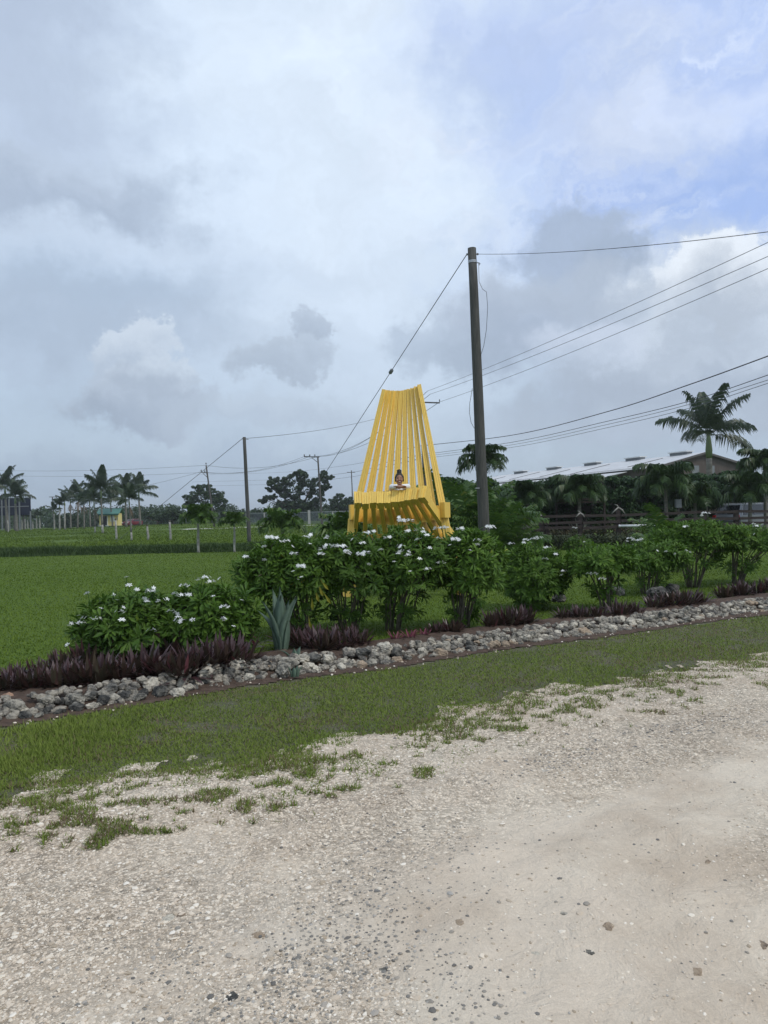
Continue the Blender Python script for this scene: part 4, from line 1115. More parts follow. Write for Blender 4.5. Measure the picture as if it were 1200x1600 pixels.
for i in range(NS):
    t = -1 + 2 * i / (NS - 1)
    zf = 1.965 + .035 * t * t + .03 * t + (.0, -.012, .006, .0, -.004, .004, -.003, .004, .0, .006)[i]
    p0 = np.array((0.625 * t, -.02 + .10 * (1 - t * t), zf)); p1 = np.array((1.13 * t, 1.75 - .1 * t * t, .93 + .04 * t * t + .03 * t))
    dd = (p1 - p0) / np.linalg.norm(p1 - p0)
    o = lam_board('seat_slat', p0 + (0, 0, -.055) + dd * .10, p1 + (0, 0, -.055), .088, .16, (0, 0, 1))
    mb = MB()
    for q in (-1, 0, 1): beam(mb, p0 + (q * .0445, random.uniform(-.014, .010), 0), p0 + dd * .20 + (q * .045, 0, 0), .0415, .262 + random.uniform(-.012, .010), (0, 0, 1), random.random())
    mb.obj('end_block', M['yellow'], o)
for i in range(NS):
    t = -1 + 2 * i / (NS - 1)
    zb = 1.60 + .12 * t * t
    p0 = (0.915 * t, 1.06 - .11 * t * t, zb - .12); p1 = (0.375 * t + .0, 1.88 - .15 * t * t, 4.27 + .05 * t * t + .03 * t)
    up = (0.25 * t - .06, -1, .3)
    lam_board('back_slat', p0, p1, .142, .065, up, w1=.082)
# curved cross beam made of blocks, standing in front of the back slats
blk = []
for i in range(NS):
    t = -1 + 2 * i / (NS - 1)
    blk.append((0.975 * t + .02, .86 - .14 * t * t, 1.565 + .12 * t * t, -.28 * t))
for i, (x_, y_, z_, a_) in enumerate(blk):
    mb = MB(); Mx = Matrix.Translation((x_, y_, z_)) @ Matrix.Rotation(a_, 4, 'Z')
    hw = .108 if 0 < i < NS - 1 else .062
    if i in (0, NS - 1): Mx = Matrix.Translation((x_ * (.97 if i else .945), y_ - .01, z_)) @ Matrix.Rotation(-.55 if i else .4, 4, 'Z')
    box(mb, (-hw, -.14 if hw > .1 else -.10, -.15), (hw, .14 if hw > .1 else .08, .15 + random.uniform(-.01, .01)), random.random(), Mx)
    mb.obj('beam_block', M['yellow'], chair)
mb = MB(); beam(mb, (-.95, 1.28, 1.12), (.95, 1.28, 1.12), .05, .2, (0, 0, 1), .5); mb.obj('cross_board', M['yellow'], chair)
for sx in (-1, 1):
    lam_board('leg', (sx * .93, .80, 1.56), (sx * (1.04 if sx < 0 else 1.22), .62, 0.0), .15, .15, (0, -1, 0))
    lam_board('leg', (sx * 1.10, 1.66, 1.05), (sx * 1.16, 1.95, 0.0), .15, .15, (0, -1, 0))

# ================================================================== PERSON SITTING IN THE CHAIR
hp = at(624, 749, 14.33)                    # middle of the face
px_, py_, pz_ = hp
def capsule(mb, a, b, ra, rb, n=12):
    a = np.array(a, float); b = np.array(b, float)
    k = 6; P = []; Rr = []
    d = (b - a) / np.linalg.norm(b - a)
    for i in range(k):
        t = math.pi / 2 * i / k; P.append(a - d * ra * math.cos(t)); Rr.append(max(ra * math.sin(t), .0015))
    P.append(a); Rr.append(ra); P.append(b); Rr.append(rb)
    for i in range(1, k + 1):
        t = math.pi / 2 * i / k; P.append(b + d * rb * math.sin(t)); Rr.append(max(rb * math.cos(t), .0015))
    tube(mb, P, Rr, n)
o_ = np.array([px_, py_, pz_])
zed = 2.165                                  # top of the seat's front edge
pel = np.array([px_ + .01, 14.72, 1.93]); chest = np.array([px_, 14.47, 2.055]); neckb = np.array([px_, 14.38, 2.15])
body = MB()
capsule(body, pel, chest, .125, .12); capsule(body, pel + (-.07, 0, -.02), pel + (.07, 0, -.02), .115, .115)
capsule(body, chest + (-.09, -.01, .0), chest + (.09, -.01, .0), .085, .085)
capsule(body, neckb + (0, .02, -.03), o_ + (0, .025, -.07), .052, .047)
def headfn(V):
    V = V.copy()
    z = V[:, 2]
    V[:, 0] *= np.where(z < 0, 1 + .30 * z, 1.0)
    fr = V[:, 1] < 0
    V[:, 1] = np.where(fr, V[:, 1] * (1 - .10 * np.abs(z)), V[:, 1] * 1.05)
    return V
uvs(body, o_ + (0, .02, .005), (.076, .096, .115), 24, 18, fn=headfn)
capsule(body, o_ + (0, -.03, -.085), o_ + (0, -.055, -.088), .030, .024)        # chin
capsule(body, o_ + (0, -.074, .012), o_ + (0, -.094, -.018), .009, .014)        # nose
for s_ in (-1, 1):
    capsule(body, o_ + (s_ * .040, -.055, -.02), o_ + (s_ * .045, -.045, -.03), .026, .024)     # cheek
    capsule(body, o_ + (s_ * .077, .02, -.0), o_ + (s_ * .078, .025, .022), .012, .013)         # ear
    sh_ = np.array([px_ + s_ * .145, 14.40, 2.125]); elb = np.array([px_ + s_ * .155, 14.18, 2.145]); wr = np.array([px_ + s_ * .02 , 14.04 - .012 * s_, 2.145])
    capsule(body, chest + (s_ * .08, -.03, .04), sh_, .06, .056)
    capsule(body, sh_, elb, .048, .038); capsule(body, elb, wr, .037, .025)
    hd = wr + (-s_ * .05, -.004, .002)
    capsule(body, wr, hd, .026, .034)
    for f in range(4):
        y0 = -.024 + f * .016
        k1 = hd + (-s_ * .028, y0, .010); k2 = k1 + (-s_ * (.030 + .006 * (f in (1, 2))), 0, .002); k3 = k2 + (-s_ * .024, -.002, -.010)
        capsule(body, hd + (0, y0 * .8, .006), k1, .0095, .009, 8); capsule(body, k1, k2, .009, .008, 8); capsule(body, k2, k3, .008, .007, 8)
    capsule(body, wr + (-s_ * .02, .02, .004), wr + (-s_ * .055, .046, .004), .011, .009, 8)
    kn = np.array([px_ + s_ * .30, 14.44, 2.02]); an = np.array([px_ - s_ * .08, 14.34, 2.06])
    capsule(body, pel + (s_ * .08, -.02, -.01), kn, .085, .058); capsule(body, kn, an, .055, .038); capsule(body, an, an + (-s_ * .12, -.06, -.01), .036, .026)
pb = body.obj('person', M['skin'], smooth=True)
rm = pb.modifiers.new('skin_surface', 'REMESH'); rm.mode = 'VOXEL'; rm.voxel_size = 0.0055; rm.use_smooth_shade = True
sm = pb.modifiers.new('soften', 'SMOOTH'); sm.factor = .5; sm.iterations = 2
tag(pb, 'person with a dark top-knot and white blouse, smiling, arms folded on the chair seat edge', 'person')
def pmesh(name, mat, fn, vox=None, it=2):
    m2 = MB(); fn(m2); o = m2.obj(name, M[mat], pb, smooth=True)
    if vox:
        r_ = o.modifiers.new('surface', 'REMESH'); r_.mode = 'VOXEL'; r_.voxel_size = vox; r_.use_smooth_shade = True
        q_ = o.modifiers.new('soften', 'SMOOTH'); q_.factor = .5; q_.iterations = it
    return o
def hair_(m):
    uvs(m, o_ + (0, .036, .032), (.086, .094, .104), 20, 14)
    uvs(m, o_ + (0, .075, -.005), (.074, .062, .090), 16, 10)
    capsule(m, o_ + (0, .04, .13), o_ + (.002, .045, .155), .048, .046)
    for k in range(8):
        a = k * .8
        capsule(m, o_ + (math.cos(a) * .03, .045 + math.sin(a) * .03, .135), o_ + (math.cos(a + 1.3) * .036, .045 + math.sin(a + 1.3) * .034, .175), .018, .014, 8)
    for s_ in (-1, 1): capsule(m, o_ + (s_ * .070, -.012, .05), o_ + (s_ * .080, .02, -.035), .018, .012)
pmesh('hair', 'hair', hair_, .006)
def blouse_(m):
    capsule(m, pel + (0, .0, .02), chest, .145, .138); capsule(m, chest + (-.095, -.01, .0), chest + (.095, -.01, .0), .10, .10)
    for s_ in (-1, 1):
        sh_ = np.array([px_ + s_ * .145, 14.40, 2.13]); elb = np.array([px_ + s_ * .155, 14.18, 2.152])
        capsule(m, chest + (s_ * .08, -.03, .045), sh_, .064, .066); capsule(m, sh_, sh_ * .35 + elb * .65, .066, .056)
        capsule(m, sh_ * .35 + elb * .65, elb, .055, .048)
        capsule(m, elb, elb + (-s_ * .09, -.07, .0), .052, .045)
pmesh('blouse', 'blouse', blouse_, .008, 1)
def pants_(m):
    capsule(m, pel + (-.07, 0, -.03), pel + (.07, 0, -.03), .128, .128)
    for s_ in (-1, 1):
        kn = np.array([px_ + s_ * .30, 14.44, 2.02]); an = np.array([px_ - s_ * .08, 14.34, 2.06])
        capsule(m, pel + (s_ * .08, -.02, -.01), kn, .096, .068); capsule(m, kn, kn * .25 + an * .75, .064, .05)
pmesh('trousers', 'denim', pants_, .008, 1)
def face_on(x, z):
    """front surface of the head at this place"""
    xx = x / .076; zz = (z - .005) / .115
    return .02 - .096 * math.sqrt(max(.05, 1 - xx * xx - zz * zz)) * (1 - .1 * abs(zz))
for s_ in (-1, 1):
    fy = face_on(s_ * .030, .020)
    pmesh('eye', 'eye', lambda m: uvs(m, o_ + (s_ * .030, fy + .001, .020), (.013, .006, .006), 10, 8))
    pmesh('eyebrow', 'hair', lambda m: capsule(m, o_ + (s_ * .016, face_on(.016, .043) - .001, .041), o_ + (s_ * .046, face_on(.046, .040) - .001, .041), .0036, .0026, 8))
pmesh('lips', 'lip', lambda m: uvs(m, o_ + (0, -.079, -.047), (.029, .010, .0105), 12, 8))
pmesh('teeth', 'teeth', lambda m: uvs(m, o_ + (0, -.0855, -.0465), (.021, .0055, .0052), 12, 8))

# ================================================================== POLES
def pole(px_top, py_top, px_b, d, r0, r1, label, mat='pole', name='utility_pole', n=14, d_top=None, lean=True):
    b = on(px_b, d); t = at(px_top, py_top, d if d_top is None else d_top)
    root = empty(name, b, label, 'pole', 'poles carrying overhead wires')
    mb = MB(); k = 9
    P = [np.array([0, 0, -.3]) + (np.array(t - b) + np.array([0, 0, .3])) * i / (k - 1) for i in range(k)]
    P = [p_ + np.array([random.uniform(-1, 1) * .006, 0, 0]) for p_ in P]
    tube(mb, P, list(np.linspace(r0, r1, k)), n)
    mb.obj('shaft', M[mat], root, smooth=True)
    return root, b, t
def arm(root, p0, p1, w_, mat='far_pole'):
    mb = MB(); beam(mb, p0, p1, w_, w_); return mb.obj('crossarm', M[mat], root)
def insul(root, p, r=.05, h=.14):
    mb = MB(); tube(mb, [p, p + Vector((0, 0, h * .35)), p + Vector((0, 0, h * .4)), p + Vector((0, 0, h))], [r * .5, r * .5, r, r * .6], 8)
    return mb.obj('insulator', M['grey_steel'], root, smooth=True)
P1, b1, t1 = pole(737.5, 388, 757, 19, .155, .108, 'thick weathered grey wooden pole standing next to the giant chair', n=20)
dv = t1 - b1
mb = MB()
for f in (.956, .960):
    c = dv * f; tube(mb, [c - Vector((0, 0, .014)), c + Vector((0, 0, .014))], .117, 20)
mb.obj('band', M['galv'], P1)
mb = MB(); c = dv * .955
tube(mb, [c + Vector((.10, -.02, -.0)), c + Vector((.16, -.03, -.01)), c + Vector((.19, -.03, -.04)), c + Vector((.17, -.03, -.07)), c + Vector((.15, -.03, -.03))], .012, 6)
mb.obj('hook', M['grey_steel'], P1)
mb = MB(); c = dv * .982; tube(mb, [c + Vector((-.15, 0, 0)), c + Vector((.17, 0, 0))], .014, 6); tube(mb, [c + Vector((.12, 0, 0)), c + Vector((.15, 0, 0))], .03, 8); tube(mb, [c + Vector((-.15, 0, 0)), c + Vector((-.12, 0, 0))], .03, 8)
mb.obj('through_bolt', M['grey_steel'], P1)
mb = MB(); c = at(745, 763, 19) - b1; box(mb, (c.x - .05, c.y - .16, c.z - .012), (c.x + .05, c.y - .12, c.z + .012)); mb.obj('number_tag_blank', M['galv'], P1)
[o for o in P1.children if o.name.startswith('number_tag')][0].name = 'metal_tag'
P2, b2, t2 = pole(381.5, 683, 389, 44, .125, .095, 'plain wooden pole beside the two small palms on the lawn edge', n=12)
mb = MB(); c = (t2 - b2) * .985; tube(mb, [c + Vector((-.14, 0, 0)), c + Vector((.25, 0, -.05))], .02, 6); mb.obj('through_bolt', M['grey_steel'], P2)
P3, b3, t3 = pole(322, 727, 335, 112, .15, .11, 'pole with a one-sided crossarm next to the round tree', 'far_pole', n=8)
P4, b4, t4 = pole(496.5, 713, 503, 112, .16, .12, 'pole with a long one-sided crossarm in front of the big spreading tree', 'far_pole', n=8)
P5, b5, t5 = pole(549, 735, 552, 175, .15, .11, 'thin distant pole with a short crossarm just beside the chair', 'far_pole', n=8)
P6, b6, t6 = pole(82, 776, 84, 170, .16, .12, 'thin distant pole with a level crossarm above the shortest palms', 'far_pole', n=8)
P7, b7, t7 = pole(656, 622, 668, 60, .13, .10, 'pole hidden behind the chair back, one arm sticking out beside the slats', 'far_pole', n=8)
def toward(root, b, pa, pb_, d, w_=.12):
    return arm(root, at(*pa, d) - b, at(*pb_, d) - b, w_)
toward(P3, b3, (314, 738), (324, 739), 112); toward(P3, b3, (317, 739.5), (324, 746), 112, .07); insul(P3, at(314.5, 737, 112) - b3, .12, .3); insul(P3, at(320, 738, 112) - b3, .12, .3); insul(P3, at(322, 726, 112) - b3, .12, .3)
toward(P4, b4, (475, 713.5), (499, 714), 112, .16); toward(P4, b4, (487, 715), (497, 723), 112, .09); insul(P4, at(475.5, 713, 112) - b4, .12, .3); insul(P4, at(484, 713, 112) - b4, .12, .3); insul(P4, at(492, 713, 112) - b4, .12, .3)
toward(P5, b5, (542, 738), (555, 738), 175); toward(P6, b6, (77, 776.5), (89, 776.5), 170, .15)
toward(P7, b7, (655, 628.5), (687, 629.5), 60, .10); insul(P7, at(686.8, 629, 60) - b7, .05, .28)

# ================================================================== WIRES
def wire(pts, r, label, mat='wire', sag=0.0, n=24, cat='wire', twist=0.0):
    P = [np.array(p_, float) for p_ in pts]
    out = []
    if len(P) == 2:
        for i in range(n + 1):
            t = i / n; q = P[0] * (1 - t) + P[1] * t; q[2] -= sag * 4 * t * (1 - t); out.append(q)
    else: out = P
    mb = MB(); tube(mb, out, r, 5)
    o = mb.obj('overhead_wire', M[mat], smooth=True)
    if twist:
        pass
    return tag(o, label, cat, 'overhead wires')
top = at(729, 398, 19); anc = gnd(436, 851)
mid = at(611, 580, 27.5)
guy = empty('guy_wire', anc, 'slanting stay cable from the tall pole top down past the chair, with an insulator', 'guy wire')
v_ = top - anc
tt = (at(611, 580, 19).z - 0)
# the insulator sits on the straight cable where the photo shows it
best = min((abs((600 + FPX * ((CM.transposed() @ (anc + v_ * k / 400 - Vector((0, 0, EYE)))).x / -(CM.transposed() @ (anc + v_ * k / 400 - Vector((0, 0, EYE)))).z)) - 611), k / 400) for k in range(401))[1]
mb = MB(); tube(mb, [(0, 0, 0), v_], .011, 6); mb.obj('cable', M['wire'], guy)
mb = MB(); c = v_ * best; u_ = v_.normalized(); tube(mb, [c - u_ * .12, c - u_ * .09, c + u_ * .09, c + u_ * .12], [.03, .062, .062, .03], 10); mb.obj('strain_insulator', M['grey_steel'], guy, smooth=True)
mb = MB(); tube(mb, [(0, 0, -.1), (0, 0, .25)], .03, 6); mb.obj('anchor_rod', M['galv'], guy)

wire([at(746, 397, 19), at(1330, 345, 9)], .0055, 'topmost single wire running from the tall pole top out of frame', sag=.12)
# drop wire hanging loose along the tall pole
wire([at(748, 411, 18.9), at(748.5, 440, 18.85), at(754, 452, 18.85), at(760, 456, 18.85), at(762, 480, 18.85), at(760, 515, 18.85), at(756, 540, 18.85), at(751, 556, 18.9)], .006, 'thin loose cable bulging off the upper part of the tall pole')
wire([at(738, 607, 18.9), at(734, 630, 18.85), at(733.5, 645, 18.85), at(736, 660, 18.85), at(741, 669, 18.9)], .006, 'thin loose cable loop beside the middle of the tall pole')
# three parallel conductors rising to the side
for k, (ya, yb, lab) in enumerate(((611, 376, 'uppermost of the three parallel conductors crossing behind the tall pole'), (616, 398, 'middle one of the three parallel conductors crossing behind the tall pole'), (628, 417, 'lowest of the three parallel conductors crossing behind the tall pole'))):
    a = at((668, 672, 687)[k], ya, 60)
    wire([a, at(1206, yb, 27)], .013, lab, 'wire_grey', sag=.22)
    wire([a, at((497, 484, 476)[k], 713, 112)], .020, ('uppermost', 'middle', 'lowest')[k] + ' conductor from the hidden pole behind the chair to the long crossarm', 'wire_grey', sag=1.4)
    wire([at((497, 484, 476)[k], 713, 112), at((322, 320, 314)[k], (727, 738, 738)[k], 112)], .022, ('upper', 'middle', 'lower')[k] + ' wire between the long-crossarm pole and the pole by the round tree', 'wire_grey', sag=1.0)
# lower bundle
def curve_wire(pxs, r, label, mat='wire'):
    """smooth wire through given picture columns/rows at given distances"""
    P = [np.array(at(*q)) for q in pxs]; out = []
    for i in range(len(P) - 1):
        a, b = P[i], P[i + 1]; ta = (P[i + 1] - P[max(i - 1, 0)]) / (2 if i else 1); tb = (P[min(i + 2, len(P) - 1)] - P[i]) / (2 if i + 2 < len(P) else 1)
        for j in range(10):
            t = j / 10
            out.append(a * (2 * t ** 3 - 3 * t ** 2 + 1) + ta * (t ** 3 - 2 * t ** 2 + t) + b * (-2 * t ** 3 + 3 * t ** 2) + tb * (t ** 3 - t ** 2))
    out.append(P[-1])
    mb = MB(); tube(mb, out, r, 5)
    tag(mb.obj('overhead_wire', M[mat], smooth=True), label, 'wire', 'overhead wires')
curve_wire([(655, 697, 75), (800, 680, 58), (950, 643, 44), (1080, 600, 35), (1215, 551, 29)], .026, 'thick black twisted cable, uppermost of the low bundle above the barn roof')
curve_wire([(655, 711, 75), (800, 691, 60), (950, 658, 46), (1080, 626, 38), (1215, 581, 31)], .018, 'second cable of the low bundle above the barn roof')
curve_wire([(655, 714, 75), (800, 695, 60), (950, 663, 46), (1080, 631, 38), (1215, 589, 31)], .014, 'third cable of the low bundle above the barn roof', 'wire_grey')
curve_wire([(655, 717, 75), (800, 699, 60), (950, 668, 46), (1080, 637, 38), (1215, 594, 31)], .014, 'lowest cable of the low bundle above the barn roof', 'wire_grey')
for k, (ya, yb, yc) in enumerate(((697, 716, 724), (711, 728, 735), (717, 735, 742))):
    curve_wire([(655, ya, 75), (600, (ya + yb) / 2 + 4, 110), (549, yb + 10, 175), (440, yc + 14, 260), (300, yc + 18, 330)], (.03, .035, .035)[k], ('upper', 'middle', 'lower')[k] + ' sagging far cable passing the thin distant pole', 'wire_grey')
wire([t2 + Vector((.1, 0, -.08)), at(655, 633, 75)], .014, 'wire from the plain wooden pole towards the chair back', 'wire_grey', sag=.5)
wire([t2, at(180, 848, 58)], .016, 'stay wire running down from the plain wooden pole past the round tree', 'wire_grey')
wire([at(322, 727, 112), at(-60, 733, 150)], .020, 'upper faint wire over the palm grove', 'wire_grey', sag=.6)
wire([at(314, 737, 112), at(83, 776, 170)], .020, 'faint wire from the one-sided crossarm to the pole above the shortest palms', 'wire_grey', sag=1.0)
wire([at(320, 738, 112), at(-60, 740, 150)], .018, 'lower faint wire over the palm grove', 'wire_grey', sag=.6)

# ================================================================== PALMS
def frond_mesh(mat, L=2.6, e0=60, droop=95, nl=26, ll=.55, lw=.035, seed=0, plumose=.5, hang=.7, bare=.14, key='frond'):
    """one feather frond growing from the origin along +X"""
    rg = np.random.default_rng(seed)
    mb = MB(); n = 12; P = []; D = []
    p = np.array([0.0, 0, 0]); e = R(e0)
    for i in range(n + 1):
        P.append(p.copy()); D.append(np.array([math.cos(e), 0, math.sin(e)]))
        p = p + D[-1] * L / n; e -= R(droop) / n * (0.4 + 1.2 * i / n)
    tube(mb, P, list(np.linspace(.028 * L / 2.6, .006, n + 1)), 5, rnd=.2)
    P = np.array(P); D = np.array(D)
    V = []; F = []
    for k in range(nl):
        t = bare + (1 - bare) * (k + .5) / nl
        f = t * n; i = min(int(f), n - 1); a = f - i
        c = P[i] * (1 - a) + P[i + 1] * a; d = D[i] * (1 - a) + D[i + 1] * a
        up = np.cross(d, np.array([0, 1.0, 0])); up = -up if up[2] < 0 else up
        for sg in (-1, 1):
            l = ll * (0.35 + 1.0 * math.sin(math.pi * min(1, (t * .82 + .16)))) * rg.uniform(.85, 1.1)
            dr = d * rg.uniform(.35, .6) + np.array([0, sg, 0]) * .9 + up * rg.uniform(-.2, .2 + plumose)
            dr /= np.linalg.norm(dr)
            sd = np.cross(dr, up); sd /= np.linalg.norm(sd) + 1e-9
            m_ = c + dr * l * .5 - np.array([0, 0, hang * l * .12]); q = c + dr * l * .88 - np.array([0, 0, hang * l * .62])
            wv = (d * .8 + up * .3); wv /= np.linalg.norm(wv)
            mb.add([c - wv * lw * .4, c + wv * lw * .4, m_ + wv * lw * .6, m_ - wv * lw * .6, q], [[0, 1, 2, 3], [3, 2, 4]], float(rg.random() * .95))
    return mb.mesh(key, M[mat])
ROYAL = [frond_mesh('royal_leaf', 3.7, e, dr, 56, .85, .085, 500 + i, .45, 1.25, .18) for i, (e, dr) in enumerate(((80, 40), (62, 62), (42, 78), (24, 78), (6, 55)))]
SMALLP = [frond_mesh('areca_leaf', 1.15, e, dr, 30, .40, .07, 520 + i, .6, .75, .12) for i, (e, dr) in enumerate(((75, 85), (55, 125), (35, 125)))]
GARDEN = [frond_mesh('palm_leaf', 1.75, e, dr, 38, .58, .07, 540 + i, .4, 1.2, .10) for i, (e, dr) in enumerate(((66, 105), (42, 130), (18, 115)))]
ARECA = [frond_mesh('areca_leaf', 2.1, e, dr, 40, .52, .055, 560 + i, .5, .55, .22) for i, (e, dr) in enumerate(((82, 55), (68, 75), (52, 85)))]
DEADF = frond_mesh('dead_frond', 2.6, -60, 40, 22, .45, .07, 580, .2, 1.2, .1)
def palm(base, crown, label, cat='palm tree', group=None, kind=ROYAL, nf=13, sc=1.0, r0=.2, r1=.13, trunk='palm_trunk', shaft=None, seed=0, dead=0, name='palm_tree', lime=0, wind=0.0):
    rg = random.Random(seed)
    root = empty(name, base, label, cat, group)
    top = np.array(crown - base)
    k = 8; P = [np.array([0, 0, -.1])]
    for i in range(1, k + 1):
        t = i / k; P.append(top * t + np.array([.03 * math.sin(t * 3 + seed), 0, 0]) * (1 - t))
    rr = [r0 * 1.15] + [r0 * (1 - t / k) + r1 * t / k + (r0 * .12 if t in (3, 4) else 0) for t in range(1, k + 1)]
    cs = shaft if shaft is not None else 0
    if lime:
        a = int(k * lime) or 1
        m2 = MB(); tube(m2, P[:a + 1], rr[:a + 1], 9); m2.obj('painted_trunk', M['white_trunk'], root, smooth=True)
        m2 = MB(); tube(m2, P[a:], rr[a:], 9); m2.obj('trunk', M[trunk], root, smooth=True)
    else:
        m2 = MB(); tube(m2, P, rr, 9); m2.obj('trunk', M[trunk], root, smooth=True)
    tp = top.copy()
    if cs:
        m2 = MB(); tube(m2, [tp, tp + (0, 0, cs * .35), tp + (0, 0, cs * .8), tp + (0, 0, cs)], [r1 * 1.02, r1 * 1.2, r1 * .8, r1 * .45], 9)
        m2.obj('crownshaft', M['crownshaft'], root, smooth=True); tp = tp + (0, 0, cs * .95)
    for i in range(nf):
        v = min(len(kind) - 1, int(i / nf * len(kind)))
        o = meshobj('frond', kind[v], root, tuple(tp), rz=i * 2.399 + rg.uniform(-.3, .3) + seed, sc=sc * rg.uniform(.88, 1.08))
        if wind: o.rotation_euler = (0, rg.uniform(-.1, .1), o.rotation_euler[2])
    for i in range(dead):
        o = meshobj('dry_frond', DEADF, root, tuple(top), rz=i * 1.3 + seed, sc=sc * rg.uniform(.7, 1))
    return root
G1 = 'royal palms around the yellow hut'
#     px_base depth  px_top py_top  frond  nf  r0   label
royals = [(12, 125, 8, 768, .86, 14, .30, 0, 'tall palm cut off at the picture edge, crown rising above the dark panel'), (26, 118, 24, 783, .72, 13, .30, 0, 'palm with a thick pale trunk standing before the dark panel'),
  (110, 140, 110, 783, .62, 11, .18, 4, 'palm with a skirt of dry hanging fronds, second from the utility pole side'), (121, 128, 122, 779, .62, 11, .17, 3, 'palm with dry fronds beside the shaggy one in the cluster'), (131, 124, 131, 785, .50, 10, .16, 3, 'shorter palm between the two shaggy palms of the cluster'),
  (141, 145, 140, 786, .52, 10, .18, 0, 'slim palm just beside the hut, in the middle of the cluster'), (148, 96, 147, 790, .52, 11, .13, 2, 'palm with dry fronds overlapping the corner of the yellow hut'),
  (160, 92, 158, 775, .66, 14, .17, 0, 'tallest palm, standing directly in front of the yellow hut door'), (176, 150, 173, 787, .64, 11, .2, 0, 'drooping palm crown showing above the green hut roof'),
  (197, 118, 196, 774, .72, 12, .24, 0, 'grey-trunked palm just past the hut wall'), (205, 62, 202, 786, .34, 11, .10, 2, 'slender nearer palm with scabby whitewashed trunk between two taller palms'), (219, 125, 217, 775, .74, 13, .24, 0, 'outermost palm of the grove, one long frond reaching away from the hut')]
for i, (pxb, d, pxt, pyt, sc, nf, r0, dead, lab) in enumerate(royals):
    b = on(pxb, d); c = at(pxt, pyt + 4, d)
    palm(b, c, lab, 'palm tree', G1, ROYAL, nf, sc * 1.3, r0 * .85, r0 * .5, 'palm_trunk', (1.1 if d > 80 else .5), seed=i * 3 + 1, dead=dead, name='royal_palm', lime=.3 if i in (6, 10, 7) else 0)
# young palms near the panel: thin pale trunk, few stiff fronds
for i, (pxb, d, pyt, sc, lab) in enumerate(((84.5, 122, 803, .34, 'lowest of the three windswept young palms beside the distant pole'), (93, 122, 796, .42, 'middle of the three windswept young palms beside the distant pole'), (101, 122, 790, .46, 'tallest of the three windswept young palms beside the distant pole'),
        (34, 150, 812, .25, 'first of the tiny palms under the edge of the dark panel'), (39, 150, 811, .28, 'second of the tiny palms under the edge of the dark panel'), (43, 150, 812, .25, 'third of the tiny palms under the edge of the dark panel'), (51, 150, 815, .22, 'short stubby palm just outside the dark panel'), (57, 150, 810, .32, 'small palm next to the short stubby one'), (62, 150, 810, .30, 'small palm farthest from the dark panel'))):
    b = on(pxb, d); palm(b, at(pxb, pyt, d), lab, 'palm tree', 'young palms beyond the ditch', ROYAL[:3], 8, sc * 1.2, .14, .11, 'white_trunk', .6, seed=i + 40, name='young_palm', wind=1)
# whitewashed stumps
for i, (px, d, py, lab) in enumerate(((181, 66, 812, 'whitewashed crownless palm trunk in front of the hut window'), (230.5, 62, 822, 'scabby whitewashed crownless trunk standing alone past the grove'), (265.5, 60, 815, 'scabby whitewashed crownless trunk nearest the two small lawn palms'), (12.5, 112, 812, 'short whitewashed stump under the dark panel'))):
    b = on(px, d); t = at(px - .5, py, d)
    st = empty('palm_stump', b, lab, 'palm stump', 'crownless palm trunks', 0)
    mb = MB(); tube(mb, [(0, 0, -.1), (0.01, 0, .4), tuple((t - b) * .6), tuple(t - b)], [.11, .10, .09, .07], 9); mb.obj('trunk', M['white_trunk'], st, smooth=True)
    mb = MB(); tube(mb, [tuple((t - b) * .99), tuple((t - b) * 1.0 + Vector((0, 0, .12)))], [.085, .04], 7); mb.obj('dead_tip', M['bark'], st, smooth=True)
# small palms on the lawn edge
for i, (pxb, d, pyt, sc, r0, nf, lab) in enumerate(((309, 37.3, 818, 1.0, .07, 16, 'small round-headed palm with a pale slim trunk on the lawn edge'), (365.5, 36.6, 823, .74, .06, 13, 'smallest lawn palm with a thin pale trunk beside the plain wooden pole'), (441, 33, 832, 1.12, .09, 15, 'low leafy palm behind the first upright shrub'), (540, 25, 851, 1.15, .08, 15, 'low yellowish palm partly hidden behind the chair leg'))):
    b = on(pxb, d)
    palm(b, at(pxb + .5, pyt, d), lab, 'palm tree', 'small palms on the lawn', SMALLP, nf, sc, r0, r0 * .75, 'white_trunk' if i < 2 else 'palm_trunk', .16, seed=i + 60, name='small_palm')
# tall royal palm beside the barn
d = 58; b = on(1108, d)
palm(b, at(1108, 716, d), 'big royal palm with a windblown crown rising in front of the barn gable', 'palm tree', None, ROYAL, 12, 1.12, .27, .22, 'palm_trunk', 1.9, seed=5, name='royal_palm', wind=1)
d = 40; palm(on(752, d), at(757, 728, d), 'dark palm whose crown spreads on both sides of the tall pole', 'palm tree', None, GARDEN, 15, .92, .09, .07, 'palm_trunk', .3, seed=8, name='garden_palm')
GP = 'hanging-leaved palms before the barn hedge'
for i, (px, d, py, sc, lab) in enumerate(((824, 36.5, 788, .82, 'drooping palm at the near end of the hedge beside the tall pole'), (905, 36.5, 778, .9, 'drooping palm with a spiky grey plant at its foot, by the dark shelter'), (1040, 37.5, 764, 1.05, 'tall drooping palm with yellowing seed strands under the barn roof'), (1086, 38, 786, .85, 'drooping palm under the royal palm'), (1196, 38, 735, .9, 'palm frond crown cut off at the picture edge beside the gable'), (1172, 37, 778, .95, 'drooping palm above the silver car'))):
    palm(on(px, d), at(px, py, d), lab, 'palm tree', GP, GARDEN, 17, sc, .10, .08, 'palm_trunk', .35, seed=i + 80, name='garden_palm')
